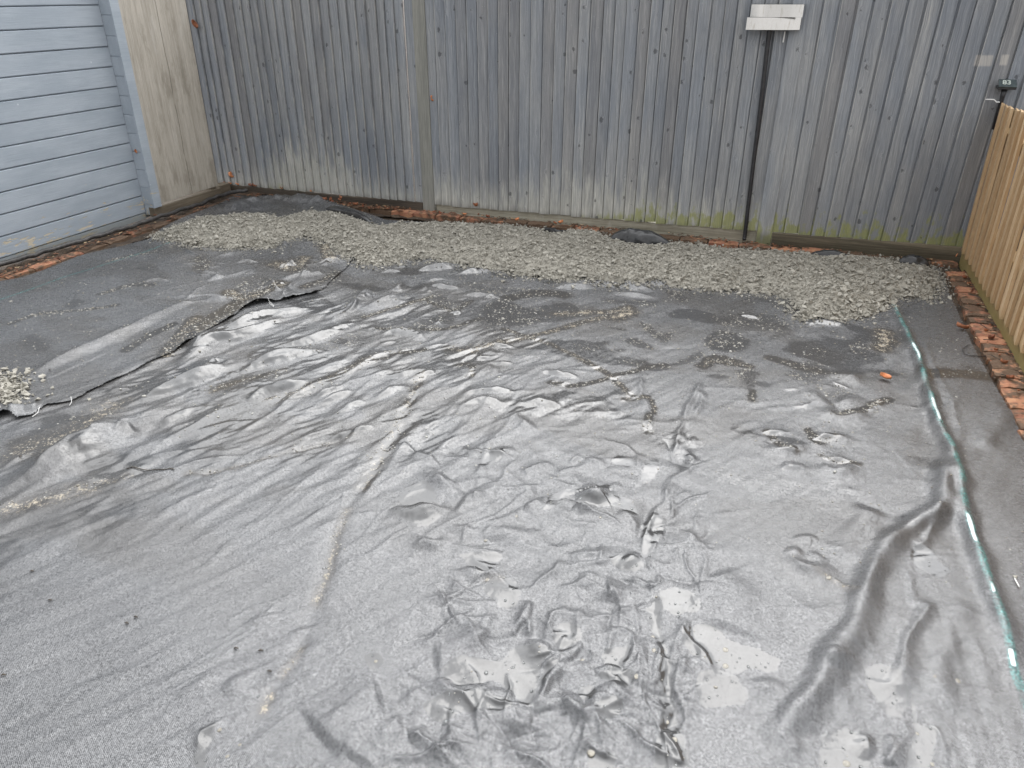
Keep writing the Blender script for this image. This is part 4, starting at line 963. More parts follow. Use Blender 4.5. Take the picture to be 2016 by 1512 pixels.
# ------------------------------------------------------------------ gravel
GR_F = upts("296,463 320,470 345,477 400,488 440,492 480,488 520,487 555,486 565,474 600,470 650,482 655,494 680,510 705,518 745,522 790,515 840,511 880,515 930,527 980,536 1040,545 1100,549 1150,555 1180,560 1215,564 1280,560 1330,564 1370,567 1430,571 1480,573 1520,580 1545,586 1558,602 1562,622 1580,628 1640,630 1700,627 1735,613 1752,598 1765,588 1800,586 1830,592 1850,578 1862,548", 0.01)
GR_B = upts("1858,540 1840,520 1800,513 1750,504 1690,502 1640,499 1600,497 1560,494 1500,491 1440,485 1370,477 1330,473 1290,479 1250,478 1215,468 1180,455 1130,450 1090,456 1050,447 1000,440 930,438 860,435 800,437 760,443 735,443 700,424 650,416 610,413 580,419 555,427 520,420 480,421 420,425 390,429 365,437 340,445 312,454", 0.018)
GP = np.vstack([GR_F, GR_B])
GP2 = upts("-60,728 0,736 20,743 42,751 50,764 47,782 30,790 0,793 -60,800", 0.01)
CHIPS = []
for i in range(10):
    bm = bmesh.new()
    for q in range(9):
        v = np.array([random.gauss(0, 1) for _ in range(3)]); v /= np.linalg.norm(v)
        bm.verts.new(v * np.array([1.05, 0.88, 0.68]) * random.uniform(0.8, 1.1))
    r = bmesh.ops.convex_hull(bm, input=bm.verts)
    bmesh.ops.delete(bm, geom=list({g for g in r['geom_interior']}), context='VERTS')
    bmesh.ops.triangulate(bm, faces=bm.faces)
    bm.verts.index_update()
    CHIPS.append((np.array([q.co[:] for q in bm.verts]), np.array([[w.index for w in q.verts] for q in bm.faces])))
    bm.free()
def heap_h(x, y, P, h):
    d, _, _ = segdist(x, y, P, True)
    ins = inpoly(x, y, P)
    d = np.where(ins, np.maximum(d - 0.012 * (1 + 2.8 * fbm(x * 9, y * 9, 2)) , 0), d); ins = ins & (d > 0)
    return np.where(ins, h * sstep(0, 0.20, d) + 0.012 * sstep(0, 0.05, d) + 0.022 * fbm(x * 2.6, y * 2.6, 3) * sstep(0, .25, d), -0.02), ins, d
def heap(name, P, h, n, smin, smax, label, extra):
    lo, hi = P.min(0) - 0.1, P.max(0) + 0.1
    # under-surface
    nx = max(8, int((hi[0] - lo[0]) / 0.025)); ny = max(8, int((hi[1] - lo[1]) / 0.025))
    X, Y = np.meshgrid(np.linspace(lo[0], hi[0], nx), np.linspace(lo[1], hi[1], ny))
    Z, ins, _ = heap_h(X.ravel(), Y.ravel(), P, h)
    Z = np.where(ins, Z + surf_np(X.ravel(), Y.ravel()) - 0.004 + 0.004 * rng.normal(size=Z.shape), -0.05).reshape(X.shape)
    idx = np.arange(nx * ny).reshape(ny, nx)
    keep = ins.reshape(X.shape)
    q = keep[:-1, :-1] & keep[1:, :-1] & keep[:-1, 1:] & keep[1:, 1:]
    i = np.argwhere(q)
    f = np.stack([idx[i[:, 0], i[:, 1]], idx[i[:, 0], i[:, 1] + 1], idx[i[:, 0] + 1, i[:, 1] + 1], idx[i[:, 0] + 1, i[:, 1]]], 1)
    f = np.concatenate([f[:, [0, 1, 2]], f[:, [0, 2, 3]]])
    vs = [np.stack([X.ravel(), Y.ravel(), Z.ravel()], 1)]; fs = [f]; rs = [np.full(nx * ny, 0.3)]
    base = nx * ny
    pr = rng.uniform(lo, hi, (n * 4, 2))
    hh, ins, dd = heap_h(pr[:, 0], pr[:, 1], P, h)
    ok = ins | ((dd < 0.16) & (rng.uniform(0, 1, len(dd)) < extra * 0.6 * np.exp(-dd / 0.032)))
    pr, hh, dd, ins = pr[ok][:n], hh[ok][:n], dd[ok][:n], ins[ok][:n]
    m = len(pr)
    size = np.clip(smin * np.exp(rng.exponential(0.42, m)), smin, smax) / 2
    # coarser at the front rim
    size = np.where((dd < 0.10) & (rng.uniform(0, 1, m) < 0.35), size * 1.5, size)
    size = np.minimum(size, smax / 2)
    zz = np.where(ins, hh, 0) + surf_np(pr[:, 0], pr[:, 1]) + size * rng.uniform(0.0, 0.55, m)
    for ci in range(len(CHIPS)):
        V, Fc = CHIPS[ci]
        k = np.arange(ci, m, len(CHIPS))
        if not len(k): continue
        a = rng.uniform(0, 2 * np.pi, len(k)); tl1 = rng.normal(0, 0.35, len(k)); tl2 = rng.normal(0, 0.35, len(k))
        v = V[None] * size[k][:, None, None] * np.stack([np.ones(len(k)), rng.uniform(.7, 1.1, len(k)), rng.uniform(.6, 1.15, len(k))], 1)[:, None, :]
        def rot(v, ang, i, j):
            c, s = np.cos(ang)[:, None], np.sin(ang)[:, None]
            o = v.copy(); o[..., i] = v[..., i] * c - v[..., j] * s; o[..., j] = v[..., i] * s + v[..., j] * c
            return o
        v = rot(rot(rot(v, tl1, 1, 2), tl2, 0, 2), a, 0, 1)
        v = v + np.stack([pr[k, 0], pr[k, 1], zz[k]], 1)[:, None, :]
        vs.append(v.reshape(-1, 3)); fs.append((Fc[None] + (base + np.arange(len(k)) * len(V))[:, None, None]).reshape(-1, 3))
        rs.append(np.repeat(rng.uniform(0, 1, len(k)), len(V)))
        base += len(k) * len(V)
    o = obj(name, np.concatenate(vs), np.concatenate(fs), M['stone'], None, False, dict(rnd=np.concatenate(rs)))
    tag(o, label, 'gravel', kind='stuff')
heap('gravel', GP, 0.040, 85000, 0.0062, 0.044, 'long bank of pale grey crushed stone spread in front of the dark fence', 1.0)
heap('gravel', GP2, 0.025, 700, 0.013, 0.045, 'small patch of pale crushed stone at the left end of the flatter sheet', 1.0)
# single stones lying loose
def stone(px, py, dia, label, group=None):
    p = un(px, py); V, Fc = random.choice(CHIPS)
    r = dia * math.sqrt(p @ p + 0) / F_PX / 2
    p[2] = surf(p[0], p[1]) + r * 0.35
    a = random.uniform(0, 6.28)
    Rm = np.array([[math.cos(a), -math.sin(a), 0], [math.sin(a), math.cos(a), 0], [0, 0, 1]])
    o = obj('stone', V @ Rm.T * r, [tuple(map(int, q)) for q in Fc], M['stone'], None, False, dict(rnd=[random.random()] * len(V)))
    o.location = p
    tag(o, label, 'stone', group)
stone(176, 787, 9, 'single pale pebble beside the frayed edge of the flatter sheet')
stone(476, 492, 7, 'small pale stone on the flatter sheet just in front of the gravel')
stone(1701, 647, 6, 'lone small stone on the sheet below the tongue of gravel')
stone(1742, 601, 10, 'flat pale stone between the gravel tongue and the turquoise thread')
stone(1833, 598, 9, 'pale stone fallen in front of the gravel by the brick border')
stone(1998, 1138, 12, 'small clod of earth beside the turquoise thread at right')
for px, py, q in ((1562, 608, 11), (1600, 628, 10), (1640, 630, 11), (1690, 626, 11), (1715, 606, 8), (1536, 584, 9)):
    stone(px, py, q, 'flat pale stone at the rim of the gravel tongue', 'loose stones round the gravel tongue')
for px, py, q in ((48, 778, 12), (36, 786, 8), (52, 752, 6), (33, 741, 6)):
    stone(px, py, q, 'pale stone at the rim of the small stone patch at left', 'loose stones round the small stone patch')

# ------------------------------------------------------------------ brick edgings and soil strips
def brick_row(name, P0, P1, width, length, z, across, label, soil=0.3, n=None):
    P0 = np.array(P0); P1 = np.array(P1); d = P1 - P0; L = np.linalg.norm(d); d /= L; nn = np.array([-d[1], d[0]])
    mb = MB(); s = 0
    while s < L:
        l = length * random.uniform(0.9, 1.06)
        zt = z + random.uniform(-.007, .006)
        a = P0 + d * (s + .005) + nn * random.uniform(-.006, .006); b = P0 + d * (min(s + l, L) - .005) + nn * random.uniform(-.006, .006)
        wd = width * random.uniform(0.94, 1.05)
        nu, nv = 7, 5
        v, f = [], []
        for j in range(nv):
            for i in range(nu):
                u, w = i / (nu - 1), j / (nv - 1)
                p = a + (b - a) * u + nn * wd * w
                e = min(u, 1 - u, ) * l; e2 = min(w, 1 - w) * abs(wd)
                dz = -0.006 * (math.exp(-e / .006) + math.exp(-e2 / .008)) + random.uniform(-.0035, .0025)
                v.append((p[0] + random.uniform(-.003, .003), p[1] + random.uniform(-.003, .003), zt + dz))
        for j in range(nv - 1):
            for i in range(nu - 1):
                f.append((j * nu + i, j * nu + i + 1, (j + 1) * nu + i + 1, (j + 1) * nu + i))
        ring = [i for i in range(nu)] + [nu * (j + 1) + nu - 1 for j in range(nv - 1)] + [nu * (nv - 1) + i for i in range(nu - 2, -1, -1)] + [nu * j for j in range(nv - 2, 0, -1)]
        b0 = len(v)
        for r_ in ring: v.append((v[r_][0], v[r_][1], z - 0.10))
        for q in range(len(ring)):
            q2 = (q + 1) % len(ring)
            f.append((ring[q], b0 + q, b0 + q2, ring[q2]))
        mb.add(v, f, rnd=random.random(), soil=soil * random.uniform(0, 1.6) + (0.6 if P0[0] < -5.1 and a[0] < -3.6 else 0))
        s += l
    o = mb.build(name, M['brick'])
    tag(o, label, kind='structure')
    return o
brick_row('brick_edging', (-5.2, 5.850), (1.06, 5.875), 0.105, 0.222, 0.002, False, 'row of worn red bricks along the foot of the dark fence', 1.0)
brick_row('brick_edging', (-4.98, 1.6), (-4.98, 5.80), 0.105, 0.222, 0.004, False, 'row of red bricks along the foot of the blue shed', 1.3)
brick_row('brick_edging', (1.085, 5.70), (1.185, 2.0), -0.128, 0.108, 0.016, True, 'row of crumbling orange bricks beside the orange board fence', 0.62)
# soil strips between bricks, boards and sheet
def strip(name, P, z, amp, n=60, w=16, label=None):
    P = np.array(P, float)
    a0, a1, b0, b1 = P
    v, f = [], []
    for i in range(n + 1):
        for j in range(w + 1):
            u, t = i / n, j / w
            p = (a0 * (1 - u) + a1 * u) * (1 - t) + (b0 * (1 - u) + b1 * u) * t
            zz = z + amp * float(fbm(np.array([p[0] * 9]), np.array([p[1] * 9]), 4)[0])
            v.append((p[0], p[1], zz))
    for i in range(n):
        for j in range(w):
            q = i * (w + 1) + j
            f.append((q, q + w + 1, q + w + 2, q + 1))
    tag(obj(name, v, f, M['soil'], None, True), label, kind='structure')
strip('soil_strip', [(-5.24, 1.6), (-5.24, 5.99), (-4.86, 1.6), (-4.86, 5.99)], -0.020, 0.014, 160, 18)
strip('soil_strip', [(0.92, 5.99), (0.98, 2.0), (1.20, 5.99), (1.28, 2.0)], -0.024, 0.014, 160, 14)
strip('soil_strip', [(-5.7, 5.80), (1.1, 5.80), (-5.7, 6.02), (1.1, 6.02)], -0.040, 0.012, 200, 8)

# ------------------------------------------------------------------ the dark close-board fence
YF = 6.0
fence = empty('closeboard_fence', (-2.2, YF, 0))
tag(fence, 'tall dark grey close-board fence of weathered vertical boards across the back', 'fence')
def boards(x0, x1, zb0, zb1, ztop, pitch, lean0, lean1, pale, alg, flip=False):
    mb = MB(); x = x0; edge = []
    while x < x1 - 0.012:
        p = pitch * random.choice([1, 1, 1.04, 0.95, 1.02, 0.9])
        e = min(x + p, x1)
        if x1 - e < 0.025: e = x1
        u = (x - x0) / (x1 - x0)
        zb = zb0 + (zb1 - zb0) * u + random.uniform(-.005, .004)
        o = 0.018 if e < x1 else 0.0
        dl = lean0 + (lean1 - lean0) * min(1.0, (x - x0) / 0.7) + random.uniform(-.002, .002)
        py = random.uniform(-.0025, .0015)
        yl, yr, yb = YF - 0.029 + py, YF - 0.0115 + py, YF - 0.0085
        A = dict(rnd=random.random(), pale=pale(x), alg=alg(x))
        n = 10
        v, f = [], []
        bow = random.uniform(-.0025, .0025)
        for i in range(n + 1):
            z = zb + (ztop - zb) * i / n
            sx = dl * z; by_ = bow * math.sin(math.pi * i / n)
            v += [(x + sx, yl + by_, z), (e - .011 + sx, yr - .003 + by_, z), (e - .007 + sx, yr + .006 + by_, z), (e + o + sx, yr + .007 + by_, z), (e + o + sx, yb + .006, z), (x + sx, yb - 0.002, z)]
            edge += [1, 0, 0, 0, 0, 1]
            if flip:                                  # proud edge on the right instead
                for q in range(1, 7):
                    v[-q] = (x + e - (v[-q][0] - sx) + sx, v[-q][1], v[-q][2])
        for i in range(n):
            b = i * 6
            for k in range(6):
                f.append((b + k, b + (k + 1) % 6, b + 6 + (k + 1) % 6, b + 6 + k))
        f += [(5, 4, 3, 2, 1, 0), tuple(n * 6 + k for k in range(6))]
        if flip: f = [q[::-1] for q in f]
        mb.add(v, f, **A)
        x = e
    mb.a['edge'] = edge
    return mb
TOP = 1.93
pale1 = lambda x: 0.34 * math.exp(-((x + 4.35) / 0.5) ** 2) + 0.13
alg1 = lambda x: 0.35 * max(0.0, 1 - abs(x + 4.7) / 0.5) + 0.1
pale2 = lambda x: 0.27 + 0.06 * math.sin(x * 3)
alg2 = lambda x: min(1.0, max(0.0, (x + 2.0) / 0.8)) * 0.9
pale3 = lambda x: -0.2
alg3 = lambda x: 1.0
m = boards(-5.75, -3.138, 0.062, 0.066, TOP, 0.088, 0.004, 0.002, pale1, alg1, True).build('board_panel', M['fence'], fence); m['label'] = 'blue-grey boards nearest the plywood panel'
m = boards(-3.050, -0.305, 0.056, 0.083, TOP, 0.092, 0.002, 0.011, pale2, alg2).build('board_panel', M['fence'], fence); m['label'] = 'middle boards, bleached and green at the foot'
m = boards(-0.224, 1.42, 0.086, 0.110, TOP, 0.096, 0.013, 0.036, pale3, alg3).build('board_panel', M['fence'], fence); m['label'] = 'dark leaning boards behind the orange fence'
def post(x0, x1, zb, lean, front, pale, alg):
    mb = MB()
    v, f = [], []
    n = 12
    for i in range(n + 1):
        z = zb + (TOP + .03 - zb) * i / n; s = lean * z
        v += [(x0 + s, YF - front, z), (x1 + s, YF - front, z), (x1 + s, YF + .07, z), (x0 + s, YF + .07, z)]
    for i in range(n):
        for k in range(4): f.append((i * 4 + k, i * 4 + (k + 1) % 4, i * 4 + 4 + (k + 1) % 4, i * 4 + 4 + k))
    f += [(3, 2, 1, 0), tuple(n * 4 + k for k in range(4))]
    mb.add(v, f, rnd=0.3, pale=pale, alg=alg)
    return mb
p1 = post(-3.149, -3.040, -0.05, 0.002, 0.039, 0, 0).build('fence_post', M['post'], fence, bevel=0.003); p1['label'] = 'pale weathered post'
p2 = post(-0.319, -0.211, -0.05, 0.012, 0.038, 0.1, 0.8).build('fence_post', M['fence'], fence, bevel=0.003); p2['label'] = 'dark post beside the black cable'
def gboard(x0, x1, zb0, zt0, zb1, zt1, front, mat, label):
    n = 14; v, f = [], []
    for i in range(n + 1):
        u = i / n; x = x0 + (x1 - x0) * u
        j = random.uniform(-.002, .002)
        zb, zt = zb0 + (zb1 - zb0) * u, zt0 + (zt1 - zt0) * u + j
        v += [(x, YF - front, zb), (x, YF - front, zt), (x, YF + .02, zt), (x, YF + .02, zb)]
    for i in range(n):
        for k in range(4): f.append((i * 4 + k, i * 4 + 4 + k, i * 4 + 4 + (k + 1) % 4, i * 4 + (k + 1) % 4))
    f += [(0, 1, 2, 3), tuple(n * 4 + k for k in (3, 2, 1, 0))]
    mb = MB(); mb.add(v, f, rnd=random.random())
    o = mb.build('gravel_board', mat, fence, bevel=0.003); o['label'] = label
M['gb_dark'] = mat_wood('dark_gravel_board_wood', (0.045, 0.036, 0.028), (0.125, 0.10, 0.075), 0)[0]
gboard(-5.75, -3.153, -0.05, 0.064, -0.05, 0.064, 0.036, M['gb_dark'], 'dark brown board under the blue-grey boards')
gboard(-3.036, -0.322, -0.05, 0.056, -0.03, 0.082, 0.007, M['gravel_board'], 'pale damp board under the middle boards')
M['gb_mid'] = mat_wood('stained_gravel_board_wood', (0.085, 0.072, 0.052), (0.26, 0.22, 0.155), 0, dirt=(0.05, 0.045, 0.028), dirtz=0.05)[0]
gboard(-0.207, 1.42, -0.02, 0.085, -0.01, 0.112, 0.042, M['gb_mid'], 'thick dark board under the leaning boards')

# ------------------------------------------------------------------ the blue shed
XS = -5.25
shed = empty('log_cabin_shed', (XS, 3.6, 0))
tag(shed, 'blue-grey painted log shed with flaking boards low down, at left', 'shed')
mb = MB()
PIT = 0.1445
lines = [0.049 + i * PIT for i in range(17)]
for i, z in enumerate(lines[:-1]):
    z1 = lines[i + 1]
    x = XS + random.uniform(-.0012, .0012)
    pr = [(-.04, z + .0015), (-.008, z + .0015), (0, z + .008), (0, z1 - .008), (-.009, z1 - .0035), (-.04, z1 - .0035)]
    ys = np.linspace(0.8, 4.90, 24)
    v, f = [], []
    k = len(pr)
    for y in ys: v += [(x + a, y, c) for a, c in pr]
    for q in range(len(ys) - 1):
        for w in range(k - 1): f.append((q * k + w, q * k + k + w, q * k + k + w + 1, q * k + w + 1))
    f.append(tuple(len(v) - k + w for w in range(k)))
    mb.add(v, f, rnd=random.random())
mb.box(XS - .09, XS - .03, 0.8, 4.98, 0.0, 2.32, rnd=.5)
mb.box(XS - .04, XS - .006, 0.8, 4.898, 0.0, 0.0475, rnd=.2)
w_ = mb.build('side_wall', M['siding'], shed)
mb = MB()
for i in range(16):
    z = 0.049 + PIT * 0.52 + i * PIT
    mb.box(XS - .028, XS + .094, 4.9025, 4.945, z + .002, z + PIT - .003, rnd=random.random())
mb.box(XS - .027, XS + .08, 4.909, 4.94, 0.03, 2.3, rnd=.4)
o = mb.build('crossed_log_end', M['siding'], shed, bevel=0.003); o['label'] = 'column of protruding log ends at the corner'
mb = MB(); mb.box(XS + .095, XS + .115, 4.897, 4.982, 0.098, 2.33, rnd=.6)
o = mb.build('corner_trim', M['siding'], shed, bevel=0.002)
mb = MB()
for i in range(11):
    for dy in (0.02, 0.06):
        mb = MB(); mb.box(XS + .1145, XS + .1165, 4.90 + dy, 4.904 + dy, .19 + i * .155, .194 + i * .155)
        mb.build('nail', M['twig'], o)
# plywood panel closing the gap behind the shed, and the beam under it
panel = empty('plywood_panel', (-5.15, 5.35, 0.12))
tag(panel, 'tall weathered plywood panel closing the gap between shed and fence', 'panel')
mb = MB(); mb.box(-5.172, -5.150, 4.9845, 5.712, 0.118, 2.25, rnd=0.25)
mb.build('sheet', M['ply'], panel, bevel=0.002)
mb = MB(); mb.box(-5.235, -5.173, 5.63, 5.700, 0.0, 2.2, rnd=0.4)
mb.build('batten', M['beam'], panel)
mb = MB(); mb.box(-5.215, -5.148, 4.905, 5.735, 0.018, 0.098, rnd=0.3, jit=0.003)
tag(mb.build('base_beam', M['beam'], None, bevel=0.006), 'dark damp timber lying along the ground under the plywood panel', 'beam')
mb = MB(); mb.box(-5.32, -5.22, 5.74, 5.955, 0.0, 0.09, jit=0.004, rnd=.6)
tag(mb.build('timber_offcut', M['beam'], None, bevel=0.006), 'short timber block in the corner where panel and fence meet', 'timber')
# black pipe along the shed
P = np.array([(-5.20, 1.5, .03), (-5.19, 2.4, .03), (-5.185, 3.49, .035), (-5.155, 3.88, .03), (-5.115, 4.30, .035), (-5.088, 4.58, .03), (-5.08, 4.97, .034), (-5.083, 5.31, .034), (-5.10, 5.62, .036), (-5.06, 5.80, .045), (-4.98, 5.90, .05)])
P = smoothline(P, 5)
mb = MB(); mb.tube(P + 0.004 * rng.normal(size=P.shape), 0.017, 10)
tag(mb.build('water_pipe', M['hose'], None, True), 'dusty black pipe running along the foot of the shed', 'pipe')

# ------------------------------------------------------------------ orange board fence
larch = empty('low_board_fence', (1.10, 5.9, 0))
tag(larch, 'low fence of fresh orange overlapping boards at right', 'fence')
a0 = np.array([1.075, 5.965]); a1 = np.array([1.205, 2.4])
dv = (a1 - a0); LL = np.linalg.norm(dv); dv /= LL; nv = np.array([dv[1], -dv[0]])   # nv points to -x (towards the sheet)
if nv[0] > 0: nv = -nv
mb = MB(); s = 0
while s < LL:
    wd = random.choice([0.118, 0.125, 0.13])
    zt = 1.075 + random.uniform(-.012, .010) + 0.012 * (s / LL)
    zb = 0.095 + random.uniform(-.006, .006)
    v, f = [], []
    n = 8; ln = random.uniform(-.003, .003); bw = random.uniform(-.004, .004)
    for i in range(n + 1):
        z = zb + (zt - zb) * i / n
        for (t, off) in ((s + wd + .012, 0.036), (s + wd + .012, 0.018), (s, 0.0095), (s, 0.0150)):
            p = a0 + dv * (t + ln * i) + nv * (off + bw * math.sin(math.pi * i / n))
            v.append((p[0], p[1], z))
    for i in range(n):
        for k in range(4): f.append((i * 4 + k, i * 4 + (k + 1) % 4, i * 4 + 4 + (k + 1) % 4, i * 4 + 4 + k))
    f += [(3, 2, 1, 0), tuple(n * 4 + k for k in range(4))]
    mb.add(v, f, rnd=random.random())
    s += wd
bp = mb.build('board_panel', M['larch'], larch)
bm = bmesh.new(); bm.from_mesh(bp.data); bmesh.ops.recalc_face_normals(bm, faces=bm.faces); bm.to_mesh(bp.data); bm.free()
def beamline(z0, z1, o0, o1, mat, name, label=None):
    v = []
    for p in (a0 - dv * .03, a1):
        for off, z in ((o0, z0), (o1, z0), (o1, z1), (o0, z1)):
            q = p + nv * off; v.append((q[0], q[1], z))
    mb = MB(); mb.add(v, [(0, 1, 2, 3), (7, 6, 5, 4), (0, 4, 5, 1), (1, 5, 6, 2), (2, 6, 7, 3), (3, 7, 4, 0)], rnd=.5)
    o = mb.build(name, mat, larch, bevel=.003)
    if label: o['label'] = label
beamline(-0.04, 0.128, -0.014, 0.0085, M['larch_rail'], 'gravel_board', 'greenish base board')
beamline(0.30, 0.37, -0.055, 0.004, M['larch_rail'], 'rail')
beamline(0.85, 0.92, -0.055, 0.004, M['larch_rail'], 'rail')
mb = MB()
for t in (0.04, 1.85):
    mb = MB(); p = a0 + dv * t - nv * 0.105
    mb.box(p[0] - .045, p[0] + .045, p[1] - .045, p[1] + .045, -.05, 1.02, rnd=.5)
    mb.build('fence_post', M['larch_rail'], larch, bevel=.003)
# black solar light on a stalk above the corner of the orange fence
lt = onp(np.array(1981.), np.array(171.), 1, 5.93)
lx, lz = float(lt[0]), float(lt[2])
lamp = empty('solar_light', (lx, 5.93, lz))
tag(lamp, 'small black solar light on a stalk above the corner of the orange fence', 'light')
mb = MB(); mb.box(lx - .052, lx + .052, 5.885, 5.975, lz - .012, lz + .006)
hb = mb.build('housing', M['black'], lamp, bevel=.004)
tl_ = Matrix.Translation((0, 0, 0))
ang = R(28)
def tilt(p):   # panel face tilts up towards the camera
    return (p[0], p[1] * math.cos(ang) - p[2] * math.sin(ang), p[1] * math.sin(ang) + p[2] * math.cos(ang))
mb = MB(); mb.box(-.05, .05, -.040, .040, 0.0, 0.008); 
mb.v = [tuple(np.array(tilt(q)) + np.array((lx, 5.915, lz + .018))) for q in mb.v]
mb.build('solar_panel', M['glass'], lamp, bevel=.002)
mb = MB(); mb.tube([(lx - .005, 5.93, lz - .012), (lx - .005, 5.935, lz - .06), (lx - .002, 5.945, 0.9)], [0.018, 0.013, 0.013], 10)
mb.build('stalk', M['black'], lamp, True)
cu = bpy.data.curves.new('figure_text', 'FONT'); cu.body = '83'; cu.size = 0.062; cu.align_x = 'CENTER'; cu.align_y = 'CENTER'; cu.extrude = 0.0008; cu.offset = 0.0012
to = bpy.data.objects.new('figure_text', cu); COL.objects.link(to)
tm = Matrix.Translation((lx - .006, 5.915 - .009 * math.sin(ang) + 0.0, lz + .018 + .0092)) @ Matrix.Rotation(ang, 4, 'X')
bpy.context.view_layer.update()
me = bpy.data.meshes.new_from_object(to)
me.transform(tm @ Matrix.Diagonal((0.8, 1.0, 1, 1))); me.transform(Matrix.Translation(-Vector(lamp.location)))
bpy.data.objects.remove(to)
me.materials.clear(); me.materials.append(M['ink'])
to = bpy.data.objects.new('printed_figures', me); COL.objects.link(to); to.parent = lamp
# white cable tie on the fence corner
mb = MB(); q0 = onp(np.array(1940.), np.array(195.5), 1, 5.93); q1 = onp(np.array(1957.), np.array(196.), 1, 5.93); q2 = onp(np.array(1962.), np.array(201.), 1, 5.93); q3 = onp(np.array(1968.), np.array(201.), 1, 5.92)
mb.tube([q0, q1, q2, q3], [.003, .004, .004, .004], 6)
tag(mb.build('cable_tie', M['white'], None), 'white cable tie end sticking out from the top of the orange fence', 'cable tie')

# ------------------------------------------------------------------ steel wall light and its cable
wl_ = empty('wall_light', (-0.395, 5.95, 1.55))
tag(wl_, 'brushed steel wall light of two offset plates on the dark fence', 'wall light')
mb = MB(); mb.box(-0.50, -0.29, 5.915, 5.975, 1.485, 1.612); mb.build('housing', M['black'], wl_)
def plate(x0, x1, z0, z1, sgn, label):
    n = 28; v, f = [], []
    th = .003
    for i in range(n + 1):
        t = i / n; x = x0 + (x1 - x0) * t
        k = t if sgn > 0 else 1 - t
        y = 5.93 - 0.055 * (1 - (1 - k) ** 3.2) - 0.003 * math.sin(k * 9)
        sh = 0.004 * (1 - 2 * t) * 0
        for (yy, z) in ((y, z0), (y + .010, z1), (y + .010 + th, z1), (y + th, z0)):
            v.append((x, yy, z + sh))
    for i in range(n):
        for k in range(4): f.append((i * 4 + k, i * 4 + 4 + k, i * 4 + 4 + (k + 1) % 4, i * 4 + (k + 1) % 4))
    f += [(0, 1, 2, 3), tuple(n * 4 + k for k in (3, 2, 1, 0))]
    # folded lip along the outer long edge
    b = len(v); zl_ = z1 if sgn > 0 else z0
    for i in range(n + 1):
        q = v[i * 4 + (1 if sgn > 0 else 0)]
        v.append((q[0], q[1] - .001, zl_)); v.append((q[0], 5.965, zl_ + (.004 if sgn > 0 else -.002)))
    for i in range(n): f.append((b + i * 2, b + i * 2 + 2, b + i * 2 + 3, b + i * 2 + 1))
    mb = MB(); mb.add(v, f)
    o = mb.build('plate', M['steel'], wl_)
    bm = bmesh.new(); bm.from_mesh(o.data); bmesh.ops.recalc_face_normals(bm, faces=bm.faces); bm.to_mesh(o.data); bm.free()
    for pl in o.data.polygons: pl.use_smooth = False
    o['label'] = label
plate(-0.562, -0.224, 1.551, 1.627, 1, 'upper plate, proud at the right end')
plate(-0.575, -0.232, 1.474, 1.549, -1, 'lower plate, proud at the left end')
mb = MB()
P = np.array([(-0.425, 5.952, 1.50), (-0.423, 5.953, 1.3), (-0.416, 5.953, 1.0), (-0.412, 5.955, .6), (-0.408, 5.953, .3), (-0.404, 5.955, .06), (-0.402, 5.94, .018)])
P = smoothline(P, 5)
mb.tube(P, 0.015, 10)
tag(mb.build('light_cable', M['black'], None, True), 'thick black cable running down the fence from the steel wall light', 'cable')
mb = MB()
mb.tube([(-0.325, 5.962, 1.462), (-0.327, 5.966, 1.395)], [.004, .005], 6)
tag(mb.build('sealant_drip', M['white'], None), 'short white drip on the fence below the steel wall light', 'drip')

# ------------------------------------------------------------------ leaves, twigs and other litter
def leaf_mesh(size, curl, seed):
    r = random.Random(seed); n = 7; v, f = [], []
    for i in range(n + 1):
        t = i / n
        w = size * 0.34 * math.sin(math.pi * min(1, t * 0.97 + .02)) ** 0.8
        for j, k in enumerate((-1, -0.5, 0, 0.5, 1)):
            zz = curl * size * (k * k * 0.9 + (t - .5) ** 2 * 1.2) + r.uniform(-1, 1) * size * .03
            v.append(((t - .5) * size, k * w * (1 - 0.25 * curl), zz))
    for i in range(n):
        for j in range(4): f.append((i * 5 + j, i * 5 + j + 1, i * 5 + j + 6, i * 5 + j + 5))
    return v, f
def leaf(p, size, mat, label, group=None, rot=None, curl=None):
    v, f = leaf_mesh(size, random.uniform(.25, .7) if curl is None else curl, random.random())
    o = obj('dead_leaf', v, f, mat, None, True)
    m = o.modifiers.new('thick', 'SOLIDIFY'); m.thickness = 0.0006
    o.location = p
    o.rotation_euler = rot or (random.uniform(-.4, .4), random.uniform(-.4, .4), random.uniform(0, 6.28))
    tag(o, label, 'leaf', group)
    return o
def gl(px, py, z=0.02):
    p = un(px, py, z); return p
lm = [M['leaf'], M['leafdark'], M['leaforange']]
for px, py in ((440, 359), (452, 362), (466, 360), (494, 364), (502, 363), (554, 369), (612, 376)):
    p = onp(np.array(float(px)), np.array(float(py)), 1, YF - 0.03); p[2] = 0.072
    leaf(p, random.uniform(.03, .05), random.choice(lm), 'curled red-brown leaf resting on the dark board left of the pale post', 'leaves on the board at the left fence foot')
for px, py in ((650, 396), (655, 398), (668, 394), (672, 392), (690, 402), (640, 394), (700, 404), (715, 408), (630, 391)):
    leaf(gl(px, py, .03), random.uniform(.025, .05), random.choice(lm[:2]), 'dark red leaf in the litter behind the left end of the gravel', 'leaf litter behind the gravel')
for px, py in ((807, 412), (854, 418), (915, 423), (941, 424), (1018, 434), (1092, 440), (1105, 439), (960, 428), (865, 420), (1134, 446)):
    leaf(gl(px, py, .03), random.uniform(.022, .045), random.choice(lm), 'small orange-brown leaf scrap on the bricks in front of the middle fence boards', 'leaves on the bricks by the middle boards')
p = onp(np.array(936.), np.array(406.), 1, YF - .03); leaf(p, .055, M['leaf'], 'single brick-red leaf perched on the pale board under the middle fence boards')
